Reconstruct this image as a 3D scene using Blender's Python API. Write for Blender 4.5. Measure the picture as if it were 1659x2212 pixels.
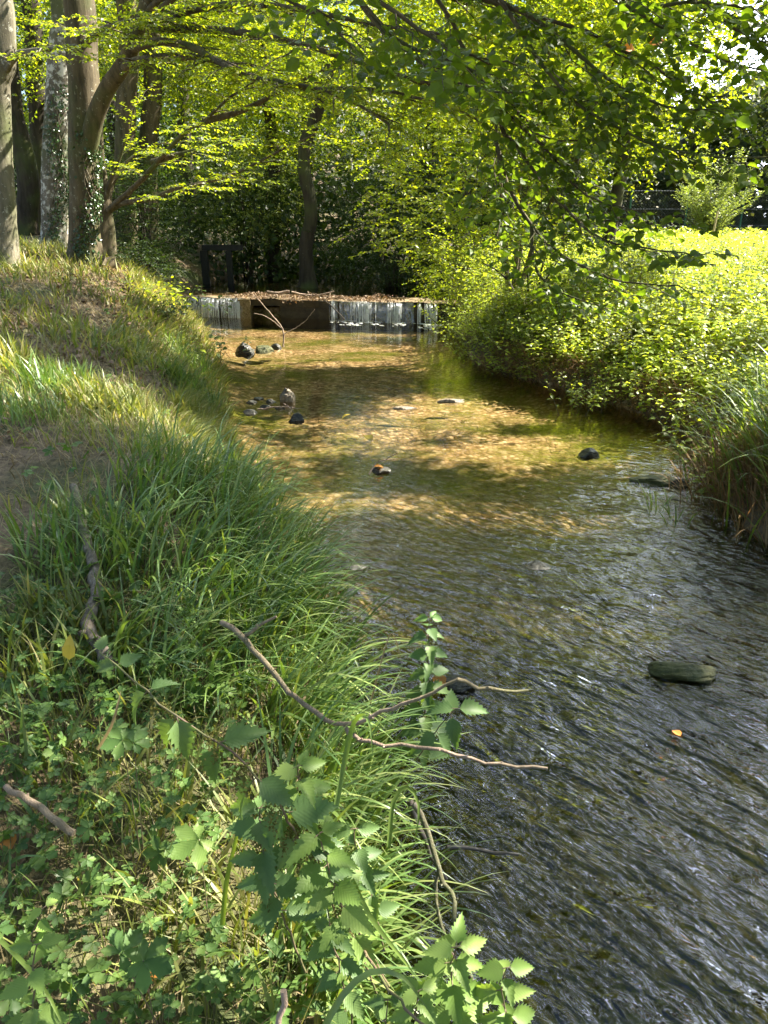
import bpy, math, random
import numpy as np
from mathutils import Vector
rng = np.random.default_rng(7); random.seed(7)
R = math.radians
sc = bpy.context.scene
for o in list(bpy.data.objects): bpy.data.objects.remove(o)

# ------------------------------------------------------------------ camera
CAMZ, PITCH, F = 2.1, R(22), 739.6
cam = bpy.data.objects.new('camera', bpy.data.cameras.new('camera'))
sc.collection.objects.link(cam); sc.camera = cam
cam.location = (0, 0, CAMZ); cam.rotation_euler = (R(90) - PITCH, 0, 0)
cam.data.sensor_fit = 'VERTICAL'; cam.data.sensor_height = 36; cam.data.sensor_width = 27; cam.data.lens = 26
cam.data.clip_end = 800; cam.data.clip_start = .05
# ------------------------------------------------------------------ light
SUN_AZ, SUN_EL = R(72), R(45)
SUN = np.array([math.sin(SUN_AZ)*math.cos(SUN_EL), math.cos(SUN_AZ)*math.cos(SUN_EL), math.sin(SUN_EL)])
w = bpy.data.worlds.new('World'); sc.world = w; w.use_nodes = True
nt = w.node_tree; nt.nodes.clear()
sky = nt.nodes.new('ShaderNodeTexSky'); sky.sky_type = 'NISHITA'; sky.sun_disc = False
sky.sun_elevation = SUN_EL; sky.sun_rotation = SUN_AZ; sky.dust_density = .5
bg = nt.nodes.new('ShaderNodeBackground'); bg.inputs[1].default_value = .05
wo = nt.nodes.new('ShaderNodeOutputWorld')
tc = nt.nodes.new('ShaderNodeTexCoord'); cn = nt.nodes.new('ShaderNodeTexNoise')
cn.inputs['Scale'].default_value = 3.4; cn.inputs['Detail'].default_value = 6
cr = nt.nodes.new('ShaderNodeValToRGB'); cr.color_ramp.elements[0].position = 1.0; cr.color_ramp.elements[1].position = 1.0
mx = nt.nodes.new('ShaderNodeMixRGB'); mx.inputs[2].default_value = (20, 22, 26, 1)
dp = nt.nodes.new('ShaderNodeVectorMath'); dp.operation = 'DOT_PRODUCT'; dp.inputs[1].default_value = (.35, .62, .70); nt.links.new(tc.outputs['Generated'], dp.inputs[0])
ma = nt.nodes.new('ShaderNodeMath'); ma.operation = 'MULTIPLY_ADD'; ma.inputs[1].default_value = .90; nt.links.new(dp.outputs['Value'], ma.inputs[0]); nt.links.new(cn.outputs['Fac'], ma.inputs[2])
mrr = nt.nodes.new('ShaderNodeMapRange'); mrr.inputs[1].default_value = 1.24; mrr.inputs[2].default_value = 1.30; nt.links.new(ma.outputs[0], mrr.inputs[0])
nt.links.new(tc.outputs['Generated'], cn.inputs['Vector'])
nt.links.new(mrr.outputs[0], mx.inputs[0]); nt.links.new(sky.outputs[0], mx.inputs[1])
nt.links.new(mx.outputs[0], bg.inputs[0]); nt.links.new(bg.outputs[0], wo.inputs[0])
sl = bpy.data.lights.new('sun', 'SUN'); sl.energy = 5.0; sl.angle = R(.53); sl.color = (1, .93, .80)
so = bpy.data.objects.new('sun', sl); sc.collection.objects.link(so)
so.rotation_euler = Vector(-SUN).to_track_quat('-Z', 'Y').to_euler(); so.location = (20, 15, 25)
sc.view_settings.view_transform = 'Standard'; sc.view_settings.look = 'None'
sc.view_settings.exposure = 2.5; sc.view_settings.gamma = 1
cy = sc.cycles
cy.max_bounces = 7; cy.diffuse_bounces = 4; cy.glossy_bounces = 2; cy.transmission_bounces = 4; cy.transparent_max_bounces = 8
cy.sample_clamp_indirect = 6; cy.caustics_reflective = False; cy.caustics_refractive = False

# ------------------------------------------------------------------ helpers
K = 768/1659
def ray(u, v):                                   # photo position (1659 px wide) -> viewing direction
    x = (u*K-384)/F; y = (512-v*K)/F
    return np.array([x, math.cos(PITCH)+y*math.sin(PITCH), -math.sin(PITCH)+y*math.cos(PITCH)])
def G(u, v, z=0): r = ray(u, v); return np.array([0, 0, CAMZ]) + r*((z-CAMZ)/r[2])
def PY(u, v, Y): r = ray(u, v); return np.array([0, 0, CAMZ]) + r*(Y/r[1])
def PT(u, v, t): return np.array([0, 0, CAMZ]) + ray(u, v)*t
def nrm(a): return a/np.maximum(np.linalg.norm(a, axis=-1, keepdims=True), 1e-9)
def U(a, b, n=None): return rng.uniform(a, b, n)

class Geo:
    def __init__(s): s.v = []; s.f = []; s.m = []; s.uv = []; s.sm = []; s.n = 0
    def add(s, v, f, m=0, uv=None, smooth=False):
        v = np.asarray(v, float).reshape(-1, 3); f = np.asarray(f, int)
        if len(f) == 0: return
        s.v.append(v); s.f.append(f+s.n); s.m.append(np.full(len(f), m)); s.sm.append(np.full(len(f), smooth))
        s.uv.append(np.zeros((len(v), 2)) if uv is None else uv); s.n += len(v)
    def skew(s):                                     # the weir crosses the stream at a slant
        for v in s.v: v[:, 1] -= SK*(v[:, 0]-.9)
        return s
    def build(s, name, mats, parent=None, origin=None):
        me = bpy.data.meshes.new(name)
        V = np.concatenate(s.v) if s.v else np.zeros((0, 3)); UV = np.concatenate(s.uv)
        if origin is not None: V = V - np.asarray(origin)
        tot = np.concatenate([np.full(len(f), f.shape[1]) for f in s.f]); L = np.concatenate([f.ravel() for f in s.f])
        me.vertices.add(len(V)); me.vertices.foreach_set('co', V.astype(np.float32).ravel())
        me.loops.add(len(L)); me.loops.foreach_set('vertex_index', L.astype(np.int32))
        me.polygons.add(len(tot)); st = np.concatenate([[0], np.cumsum(tot)[:-1]])
        me.polygons.foreach_set('loop_start', st.astype(np.int32)); me.polygons.foreach_set('loop_total', tot.astype(np.int32))
        me.polygons.foreach_set('material_index', np.concatenate(s.m).astype(np.int32))
        me.polygons.foreach_set('use_smooth', np.concatenate(s.sm).astype(bool))
        ul = me.uv_layers.new(name='UVMap'); ul.data.foreach_set('uv', UV[L].astype(np.float32).ravel())
        for m in (mats if isinstance(mats, (list, tuple)) else [mats]): me.materials.append(m)
        me.update(calc_edges=True); me.validate()
        o = bpy.data.objects.new(name, me); sc.collection.objects.link(o)
        if parent is not None: o.parent = parent; 
        elif origin is not None: o.location = origin
        return o
def tag(o, label=None, cat=None, group=None, kind=None):
    if label: o['label'] = label
    if cat: o['category'] = cat
    if group: o['group'] = group
    if kind: o['kind'] = kind
    return o
def thing(name, label, cat, loc=(0, 0, 0), group=None):
    o = bpy.data.objects.new(name, None); sc.collection.objects.link(o); o.location = loc; o.empty_display_size = .1
    return tag(o, label, cat, group)

def smooth_path(pts, step=.15, jit=0.):
    p = np.asarray(pts, float); n = len(p)
    q = np.vstack([2*p[0]-p[1], p, 2*p[-1]-p[-2]]); out = []
    for i in range(1, n):
        a, b, c, d = q[i-1], q[i], q[i+1], q[i+2]
        m = max(2, int(np.linalg.norm(c-b)/step)); t = np.arange(m)[:, None]/m
        out.append(.5*((2*b)+(c-a)*t+(2*a-5*b+4*c-d)*t**2+(3*b-a-3*c+d)*t**3))
    out = np.vstack(out+[p[-1:]])
    if jit: out[1:-1] += rng.normal(0, jit, (len(out)-2, 3))
    return out
def tube(g, pts, r, sides=6, m=0, flute=None, cap=True):
    pts = np.asarray(pts, float); n = len(pts); r = np.broadcast_to(np.asarray(r, float), (n,))
    t = nrm(np.gradient(pts, axis=0)); ref = np.array([0, 0, 1.]) if abs(t[0][2]) < .9 else np.array([1., 0, 0])
    a = np.zeros((n, 3)); x = nrm(np.cross(t[0], ref))
    for i in range(n):
        x = nrm(x - t[i]*np.dot(x, t[i])); a[i] = x
    b = np.cross(t, a); th = np.arange(sides)/sides*2*np.pi
    rr = r[:, None]*np.ones(sides)
    if flute is not None: rr = rr*flute(np.arange(n)/(n-1), th)
    V = pts[:, None] + rr[..., None]*(np.cos(th)[None, :, None]*a[:, None]+np.sin(th)[None, :, None]*b[:, None])
    i = np.arange(n-1)[:, None]*sides; j = np.arange(sides); j2 = (j+1) % sides
    f = np.stack([i+j, i+j2, i+sides+j2, i+sides+j], -1).reshape(-1, 4)
    L = np.concatenate([[0], np.cumsum(np.linalg.norm(np.diff(pts, axis=0), axis=1))])
    uv = np.stack(np.broadcast_arrays(th[None]/6.283, L[:, None]), -1).reshape(-1, 2)
    g.add(V.reshape(-1, 3), f, m, uv, True)
    if cap:
        for k, pt in ((0, pts[0]), (n-1, pts[-1])):
            ring = V[k]; vv = np.vstack([ring, pt]); ff = np.stack([j, j2, np.full(sides, sides)], 1)
            g.add(vv, ff if k else ff[:, ::-1], m)
def sticks(g, P0, P1, r, m=0):                    # many thin three-sided twigs
    t = nrm(P1-P0); a = nrm(np.cross(t, np.array([.3, .2, 1.]))); b = np.cross(t, a); r = np.broadcast_to(r, (len(P0),))[:, None]
    ang = [0, 2.1, 4.2]; V = []
    for k in ang: V.append(P0+r*(math.cos(k)*a+math.sin(k)*b))
    for k in ang: V.append(P1+.4*r*(math.cos(k)*a+math.sin(k)*b))
    V = np.stack(V, 1); o = (np.arange(len(P0))*6)[:, None, None]
    f = np.array([[0, 1, 4, 3], [1, 2, 5, 4], [2, 0, 3, 5]])[None]+o
    g.add(V.reshape(-1, 3), f.reshape(-1, 4), m)
def box(g, lo, hi, m=0):
    x0, y0, z0 = lo; x1, y1, z1 = hi
    v = [(x0,y0,z0),(x1,y0,z0),(x1,y1,z0),(x0,y1,z0),(x0,y0,z1),(x1,y0,z1),(x1,y1,z1),(x0,y1,z1)]
    g.add(v, [(0,3,2,1),(4,5,6,7),(0,1,5,4),(1,2,6,5),(2,3,7,6),(3,0,4,7)], m)

# leaf templates: x along, y side, z normal, with faces
def T_simple(fold=.10, curl=.08):
    return (np.array([[0,0,0],[.45,.30,fold],[1,0,-curl],[.45,-.30,fold]], float), [np.array([[0,2,1],[0,3,2]])])
def T_ovate(fold=.10, curl=.12, wd=.32):
    v = [[0,0,0],[.3,0,0.02],[.65,0,0],[1,0,-curl]]
    up = [[.22,wd*.85,fold*.8],[.55,wd*.95,fold],[.82,wd*.5,fold*.3-curl*.4]]
    v += up + [[a,-b,c] for a, b, c in up]
    v = np.array(v, float)
    tri = [(0,1,4),(1,5,4),(1,2,5),(2,6,5),(2,3,6),(0,7,1),(1,7,8),(1,8,2),(2,8,9),(2,9,3)]
    return (v, [np.array(tri)])
def T_serrate(teeth=9, wd=.34, fold=.09, curl=.22, heart=.06):
    mid = []; E1 = []
    n = teeth
    V = []; Fq = []
    xs = np.linspace(0, 1, n+1)
    def prof(x): return wd*1.12*np.sin(np.pi*np.clip(x, 0, 1)**.52)**.95*(1-x*.25)+.0
    for i, x in enumerate(xs): V.append((x, 0, -curl*x*x-.012))
    off = len(V)
    for sgn in (1, -1):
        base = len(V)
        for i in range(n):
            xa = xs[i]; xb = xs[i+1]; ya = prof(xa)*.80 + (heart if i == 0 else 0)*.3; yb = prof(xb*.96+.02)*1.14+.014
            x0_ = xa-(heart if i == 0 else 0)
            V.append((x0_, sgn*ya, fold*ya/wd-curl*xa*xa)); V.append((min(xb+.035, 1.02), sgn*yb*(1 if i < n-1 else .2), fold*yb/wd-curl*xb*xb-.004))
        for i in range(n):
            q = (i, i+1, base+2*i+1, base+2*i)
            Fq.append(q if sgn > 0 else q[::-1])
    return (np.array(V, float), [np.array(Fq)])
def T_cinque():                                    # five toothed leaflets from one point
    V = []; Fq = []
    for k, a in enumerate((-2.05, -1.05, 0, 1.05, 2.05)):
        ln = (.62, .9, 1.0, .9, .62)[k]; n = 4; xs = np.linspace(.04, 1, n+1); b0 = len(V)
        prof = lambda x: .05+.27*math.sin(math.pi*min(x, 1)**1.5*.93)
        def put(x, y, z):
            c, s_ = math.cos(a), math.sin(a); V.append((ln*(x*c-y*s_), ln*(x*s_+y*c), z))
        for x in xs: put(x, 0, -.10*x*x)
        for sgn in (1, -1):
            bb = len(V)
            for i in range(n):
                put(xs[i], sgn*prof(xs[i])*.8, .07-.1*xs[i]**2); put(xs[i+1]+.03, sgn*prof(xs[i+1])*(1.1 if i < n-1 else .5), .05-.1*xs[i]**2)
            for i in range(n):
                q = (b0+i, b0+i+1, bb+2*i+1, bb+2*i); Fq.append(q if sgn > 0 else q[::-1])
    return (np.array(V, float)*np.array([1, 1, 1]), [np.array(Fq)])
def place(g, T, P, A, N, S, W=1., m=0, smooth=None):
    tv, fs = T; n = len(P)
    if n == 0: return
    A = nrm(A); side = nrm(np.cross(N, A)); up = np.cross(A, side)
    S = np.broadcast_to(S, (n,))[:, None, None]; W = np.broadcast_to(W, (n,))[:, None, None]
    V = P[:, None]+S*(tv[None, :, 0:1]*A[:, None]+W*tv[None, :, 1:2]*side[:, None]+tv[None, :, 2:3]*up[:, None])
    k = len(tv); o = (np.arange(n)*k)[:, None, None]; uv = np.tile(tv[:, :2], (n, 1))
    first = True
    for f in fs:
        if first: g.add(V.reshape(-1, 3), (f[None]+o).reshape(-1, f.shape[1]), m, uv, k > 20); first = False
TS = [T_simple(.10, .08), T_simple(.04, .16), T_simple(.18, .02)]
TO = [T_ovate(.10, .12), T_ovate(.05, .22), T_ovate(.16, .05)]
TN = [T_serrate(8, .34, .11, .25), T_serrate(7, .30, .16, .45), T_serrate(8, .38, .06, .10), T_serrate(7, .33, .20, .6)]
TNs = [T_serrate(5), T_serrate(5, .3, .12, .35)]
def place_mix(g, Ts, P, A, N, S, W=1., m=0):
    S = np.broadcast_to(S, (len(P),)); k = rng.integers(0, len(Ts), len(P))
    for i, T in enumerate(Ts):
        q = k == i; place(g, T, P[q], A[q], N[q], S[q], W, m)
def blades(g, P, az, H, lean, bend, wd, seg=5, m=0, twist=.4):
    """grass blades: root P, heading az, length H, start lean and extra bend (radians from vertical)"""
    n = len(P); H = np.broadcast_to(H, (n,)); lean = np.broadcast_to(lean, (n,)); bend = np.broadcast_to(bend, (n,)); wd = np.broadcast_to(wd, (n,))
    s = (np.arange(seg)+.5)/seg; th = lean[:, None]+bend[:, None]*s[None]**1.3
    dh = np.sin(th)*H[:, None]/seg; dz = np.cos(th)*H[:, None]/seg
    h = np.concatenate([np.zeros((n, 1)), np.cumsum(dh, 1)], 1); z = np.concatenate([np.zeros((n, 1)), np.cumsum(dz, 1)], 1)
    c = P[:, None]+np.stack([h*np.sin(az)[:, None], h*np.cos(az)[:, None], z], -1)
    ta = az+np.pi/2+rng.normal(0, twist, n); sd = np.stack([np.sin(ta), np.cos(ta), np.zeros(n)], -1)
    sw = np.linspace(0, 1, seg+1); ww = wd[:, None]*(.55+.45*np.minimum(sw*4, 1))*np.clip(1.02-sw**2.2, .04, 1)
    V = np.stack([c-sd[:, None]*ww[..., None]/2, c+sd[:, None]*ww[..., None]/2], 2).reshape(n, -1, 3)
    k = 2*(seg+1); i = np.arange(seg)*2; f = np.stack([i, i+1, i+3, i+2], -1)[None]+(np.arange(n)*k)[:, None, None]
    uv = np.stack(np.broadcast_arrays(np.array([0., 1.])[None, :], sw[:, None]), -1).reshape(-1, 2)
    g.add(V.reshape(-1, 3), f.reshape(-1, 4), m, np.tile(uv, (n, 1)), True)

SK = .235
_ns = [(rng.normal(0, 1, 2), rng.uniform(0, 6.28)) for _ in range(40)]
def noise2(x, y, scale=1., k=0):
    r = 0
    for i in range(10):
        (a, b), p = _ns[(i+k*10) % 40]; r = r+np.sin((a*x+b*y)*scale*(1+i*.35)*1.2+p+i)/(1+i*.3)
    return r/3.5

# ------------------------------------------------------------------ materials
def mat(name):
    m = bpy.data.materials.new(name); m.use_nodes = True; t = m.node_tree; t.nodes.clear()
    out = t.nodes.new('ShaderNodeOutputMaterial'); return m, t, out
def nd(t, typ, **kw):
    n = t.nodes.new(typ)
    for k, v in kw.items():
        if k.startswith('i_'): n.inputs[k[2:].replace('_', ' ')].default_value = v
        else: setattr(n, k, v)
    return n
def ramp(t, src, stops):
    r = t.nodes.new('ShaderNodeValToRGB'); e = r.color_ramp.elements
    while len(e) < len(stops): e.new(.5)
    for i, (p, c) in enumerate(stops): e[i].position = p; e[i].color = (*c, 1)
    t.links.new(src, r.inputs[0]); return r.outputs[0]
def leaf_mat(name, cols, trans=.45, tcol=(1.9, 1.75, .55), rough=.42, spec=.35, vein=False, island=True, noise_amt=.35, nscale=1.2):
    m, t, out = mat(name); L = t.links.new
    geo = nd(t, 'ShaderNodeNewGeometry'); c1 = ramp(t, geo.outputs['Random Per Island'], [(i/(len(cols)-1), c) for i, c in enumerate(cols)])
    tcn = nd(t, 'ShaderNodeTexCoord'); nz = nd(t, 'ShaderNodeTexNoise', i_Scale=nscale, i_Detail=2.); L(tcn.outputs['Object'], nz.inputs['Vector'])
    mr = nd(t, 'ShaderNodeMapRange', i_From_Min=.3, i_From_Max=.7, i_To_Min=1-noise_amt, i_To_Max=1+noise_amt); L(nz.outputs['Fac'], mr.inputs['Value'])
    mul = nd(t, 'ShaderNodeVectorMath', operation='SCALE'); L(c1, mul.inputs[0]); L(mr.outputs[0], mul.inputs['Scale'])
    col = mul.outputs[0]
    pb = nd(t, 'ShaderNodeBsdfPrincipled', i_Roughness=rough); pb.inputs['Specular IOR Level'].default_value = spec
    tr = nd(t, 'ShaderNodeBsdfTranslucent')
    if vein:
        uv = nd(t, 'ShaderNodeUVMap'); sp = nd(t, 'ShaderNodeSeparateXYZ'); L(uv.outputs[0], sp.inputs[0])
        ab = nd(t, 'ShaderNodeMath', operation='ABSOLUTE'); L(sp.outputs[1], ab.inputs[0])
        k1 = nd(t, 'ShaderNodeMath', operation='MULTIPLY'); L(ab.outputs[0], k1.inputs[0]); k1.inputs[1].default_value = -1.1
        k2 = nd(t, 'ShaderNodeMath', operation='ADD'); L(k1.outputs[0], k2.inputs[0]); L(sp.outputs[0], k2.inputs[1])
        k3 = nd(t, 'ShaderNodeMath', operation='MULTIPLY'); L(k2.outputs[0], k3.inputs[0]); k3.inputs[1].default_value = 56.
        sn = nd(t, 'ShaderNodeMath', operation='SINE'); L(k3.outputs[0], sn.inputs[0])
        n2 = nd(t, 'ShaderNodeTexNoise', i_Scale=60., i_Detail=3.); L(tcn.outputs['Object'], n2.inputs['Vector'])
        ad = nd(t, 'ShaderNodeMath', operation='MULTIPLY_ADD'); L(n2.outputs['Fac'], ad.inputs[0]); ad.inputs[1].default_value = 1.2; L(sn.outputs[0], ad.inputs[2])
        bp = nd(t, 'ShaderNodeBump', i_Strength=.10, i_Distance=.002); L(ad.outputs[0], bp.inputs['Height'])
        L(bp.outputs[0], pb.inputs['Normal'])
        vr = ramp(t, sn.outputs[0], [(0.9, (1, 1, 1)), (1, (1.06, 1.05, 1.03))]); mm = nd(t, 'ShaderNodeVectorMath', operation='MULTIPLY'); L(col, mm.inputs[0]); L(vr, mm.inputs[1]); col = mm.outputs[0]
    L(col, pb.inputs['Base Color'])
    mt = nd(t, 'ShaderNodeVectorMath', operation='MULTIPLY'); L(col, mt.inputs[0]); mt.inputs[1].default_value = tcol; L(mt.outputs[0], tr.inputs['Color'])
    ms = nd(t, 'ShaderNodeMixShader'); ms.inputs[0].default_value = trans; L(pb.outputs[0], ms.inputs[1]); L(tr.outputs[0], ms.inputs[2]); L(ms.outputs[0], out.inputs[0])
    return m
def bark_mat(name, dark, light, spot=(.42, .43, .36), spots=.5, scale=6., bump=.5):
    m, t, out = mat(name); L = t.links.new
    tcn = nd(t, 'ShaderNodeTexCoord'); mp = nd(t, 'ShaderNodeMapping'); mp.inputs['Scale'].default_value = (scale, scale, scale*.18); L(tcn.outputs['Object'], mp.inputs[0])
    n1 = nd(t, 'ShaderNodeTexNoise', i_Scale=1.6, i_Detail=8., i_Roughness=.65); L(mp.outputs[0], n1.inputs['Vector'])
    c = ramp(t, n1.outputs['Fac'], [(.35, dark), (.62, light)])
    n2 = nd(t, 'ShaderNodeTexNoise', i_Scale=scale*2.6, i_Detail=7., i_Roughness=.7); L(tcn.outputs['Object'], n2.inputs['Vector'])
    fr = ramp(t, n2.outputs['Fac'], [(.66-spots*.12, (0, 0, 0)), (.70-spots*.10, (.85, .85, .85))])
    mxx = nd(t, 'ShaderNodeMixRGB'); mxx.inputs[2].default_value = (*spot, 1); L(fr, mxx.inputs[0]); L(c, mxx.inputs[1])
    n3 = nd(t, 'ShaderNodeTexNoise', i_Scale=1.3, i_Detail=3.); L(tcn.outputs['Object'], n3.inputs['Vector'])
    mo = nd(t, 'ShaderNodeMixRGB'); mo.inputs[2].default_value = (.07, .09, .025, 1); mf = ramp(t, n3.outputs['Fac'], [(.48, (0, 0, 0)), (.65, (.7, .7, .7))]); L(mf, mo.inputs[0]); L(mxx.outputs[0], mo.inputs[1])
    pb = nd(t, 'ShaderNodeBsdfPrincipled', i_Roughness=.85); pb.inputs['Specular IOR Level'].default_value = .2; L(mo.outputs[0], pb.inputs['Base Color'])
    bp = nd(t, 'ShaderNodeBump', i_Strength=bump, i_Distance=.03); L(n1.outputs['Fac'], bp.inputs['Height']); L(bp.outputs[0], pb.inputs['Normal']); L(pb.outputs[0], out.inputs[0])
    return m
def plain(name, a, b, scale=8., rough=.8, bump=.4, dist=.01, spec=.3):
    m, t, out = mat(name); L = t.links.new; tcn = nd(t, 'ShaderNodeTexCoord'); n1 = nd(t, 'ShaderNodeTexNoise', i_Scale=scale, i_Detail=7., i_Roughness=.65); L(tcn.outputs['Object'], n1.inputs['Vector'])
    pb = nd(t, 'ShaderNodeBsdfPrincipled', i_Roughness=rough); pb.inputs['Specular IOR Level'].default_value = spec
    L(ramp(t, n1.outputs['Fac'], [(.35, a), (.65, b)]), pb.inputs['Base Color'])
    bp = nd(t, 'ShaderNodeBump', i_Strength=bump, i_Distance=dist); L(n1.outputs['Fac'], bp.inputs['Height']); L(bp.outputs[0], pb.inputs['Normal']); L(pb.outputs[0], out.inputs[0]); return m

M = {}
M['hornbeam'] = leaf_mat('hornbeam_leaf', [(.085,.13,.018), (.11,.165,.02), (.14,.19,.022), (.18,.205,.025)], .52, (3.0, 2.6, .45))
M['near_leaf'] = leaf_mat('broad_leaf', [(.05,.09,.018), (.075,.125,.02), (.10,.15,.022)], .5, (2.6, 2.4, .4), .45, .35, vein=False)
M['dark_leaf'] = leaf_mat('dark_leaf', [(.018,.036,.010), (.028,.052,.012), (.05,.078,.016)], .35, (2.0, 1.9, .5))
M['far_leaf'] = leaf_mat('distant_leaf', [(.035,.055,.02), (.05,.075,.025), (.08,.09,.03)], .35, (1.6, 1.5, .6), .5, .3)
M['pale_leaf'] = leaf_mat('pale_willow_leaf', [(.13,.18,.05), (.18,.23,.07), (.22,.27,.10)], .45, (1.7, 1.6, .6))
M['nettle_bed'] = leaf_mat('sun_tinted_nettle_leaf', [(.17,.23,.04), (.22,.28,.055), (.30,.35,.09)], .5, (2.3, 2.1, .55), .4, .45, noise_amt=.55, nscale=1.8)  # sunshine and sheen on the nettles put into a paler, yellower leaf colour
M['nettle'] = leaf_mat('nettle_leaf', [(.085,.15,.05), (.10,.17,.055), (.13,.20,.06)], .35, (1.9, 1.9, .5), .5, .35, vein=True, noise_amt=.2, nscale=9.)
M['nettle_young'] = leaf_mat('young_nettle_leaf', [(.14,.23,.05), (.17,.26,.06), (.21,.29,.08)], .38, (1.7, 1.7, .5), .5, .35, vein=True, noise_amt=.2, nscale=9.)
M['cinque'] = leaf_mat('cinquefoil_leaf', [(.055,.11,.03), (.08,.15,.035), (.11,.18,.045), (.13,.20,.05)], .35, (1.8, 1.8, .5), .5, .3, noise_amt=.3, nscale=5.)
M['ivy'] = leaf_mat('ivy_leaf', [(.02,.045,.012), (.035,.07,.018)], .15, (1.8, 1.8, .4), .3, .6)
M['tussock'] = leaf_mat('sedge_blade', [(.08,.155,.04), (.12,.20,.05), (.16,.235,.06), (.24,.28,.09)], .3, (1.7, 1.7, .5), .36, .6)
M['lawn'] = leaf_mat('short_grass_blade', [(.11,.15,.035), (.16,.20,.045), (.22,.24,.07), (.33,.29,.14)], .38, (1.7, 1.6, .5), .45, .4)
M['straw'] = leaf_mat('dry_grass', [(.20,.15,.08), (.28,.22,.12), (.36,.29,.17)], .3, (1.3, 1.2, .8), .6, .25)
M['reed'] = leaf_mat('reed_blade', [(.10,.17,.03), (.14,.21,.04), (.20,.25,.07)], .4, (1.9, 1.8, .5), .45, .4)
M['reed_dry'] = leaf_mat('dead_reed', [(.20,.10,.04), (.30,.19,.09), (.38,.28,.15)], .3, (1.3, 1.1, .7), .6, .25)
M['litter'] = leaf_mat('leaf_litter', [(.07,.045,.025), (.13,.08,.045), (.22,.15,.09), (.28,.21,.14)], .2, (1.3, 1.1, .7), .6, .3)
M['yellow'] = leaf_mat('yellow_leaf', [(.55,.42,.06), (.60,.46,.10)], .35, (1.3, 1.2, .6), .5, .3)
M['orange'] = leaf_mat('orange_leaf', [(.48,.17,.03), (.52,.25,.05)], .35, (1.3, 1.1, .6), .5, .3)
M['bark'] = bark_mat('hornbeam_bark', (.045,.036,.022), (.125,.10,.06), (.34,.33,.25))
M['bark_pale'] = bark_mat('pale_bark', (.09,.08,.055), (.20,.18,.13), (.42,.41,.34), .6)
M['bark_white'] = bark_mat('whitened_bark', (.08,.07,.05), (.16,.14,.11), (.55,.54,.48), 1.25, 3.2)
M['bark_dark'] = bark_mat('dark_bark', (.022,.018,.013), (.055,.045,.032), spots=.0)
M['twig'] = plain('twig_bark', (.09,.075,.05), (.17,.145,.10), 14.)
M['stem'] = plain('nettle_stem', (.10,.12,.04), (.17,.10,.08), 20., .6)
M['dead_wood'] = bark_mat('dead_branch_bark', (.09,.07,.05), (.20,.165,.13), (.38,.42,.38), .45, 26., .6)
M['pale_wood'] = bark_mat('weathered_branch', (.20,.14,.10), (.34,.25,.19), (.45,.40,.33), .2, 30., .5)
M['wet_wood'] = plain('wet_wood', (.025,.02,.015), (.06,.045,.03), 25., .35, spec=.6)
M['concrete'] = plain('wet_mossy_concrete', (.012,.011,.007), (.045,.037,.02), 5., .6, .8, .03)
M['ledge'] = plain('ledge_silt', (.12,.085,.045), (.28,.21,.12), 9., .7, .8, .03)
M['moss'] = plain('brown_moss', (.10,.075,.03), (.30,.24,.14), 30., .9, 1., .03)
M['black_steel'] = plain('dark_timber', (.008,.008,.007), (.02,.02,.016), 8., .6)
M['rock'] = plain('wet_stone', (.012,.011,.008), (.05,.045,.03), 12., .4, .8, .02, .5)
M['rock_pale'] = plain('pale_stone', (.10,.08,.055), (.30,.25,.18), 22., .6, .8, .02)
M['rock_moss'] = plain('mossy_stone', (.03,.035,.01), (.09,.09,.03), 16., .6, .9, .02)
M['green_paint'] = plain('green_painted_steel', (.03,.10,.06), (.04,.13,.08), 8., .5)
M['wire'] = plain('galvanised_wire', (.05,.06,.06), (.08,.09,.09), 8., .6)
M['stake'] = plain('pale_stake_wood', (.42,.33,.18), (.55,.44,.25), 10., .8)
M['flower'] = leaf_mat('nettle_flower', [(.10,.11,.03), (.16,.15,.05)], .3, (1.4, 1.4, .6), .8, .1)

def ground_mat():
    m, t, out = mat('bank_soil'); L = t.links.new; tcn = nd(t, 'ShaderNodeTexCoord')
    n1 = nd(t, 'ShaderNodeTexNoise', i_Scale=1.1, i_Detail=6.); n2 = nd(t, 'ShaderNodeTexNoise', i_Scale=28., i_Detail=6., i_Roughness=.7)
    for n in (n1, n2): L(tcn.outputs['Object'], n.inputs['Vector'])
    a = ramp(t, n2.outputs['Fac'], [(.3, (.05,.035,.018)), (.5, (.13,.09,.05)), (.72, (.24,.18,.10))])
    b = ramp(t, n2.outputs['Fac'], [(.3, (.03,.04,.012)), (.7, (.09,.11,.03))])
    mxx = nd(t, 'ShaderNodeMixRGB'); L(ramp(t, n1.outputs['Fac'], [(.45, (0,0,0)), (.6, (1,1,1))]), mxx.inputs[0]); L(a, mxx.inputs[1]); L(b, mxx.inputs[2])
    pb = nd(t, 'ShaderNodeBsdfPrincipled', i_Roughness=.9); L(mxx.outputs[0], pb.inputs['Base Color'])
    bp = nd(t, 'ShaderNodeBump', i_Strength=.8, i_Distance=.03); L(n2.outputs['Fac'], bp.inputs['Height']); L(bp.outputs[0], pb.inputs['Normal']); L(pb.outputs[0], out.inputs[0]); return m
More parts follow.
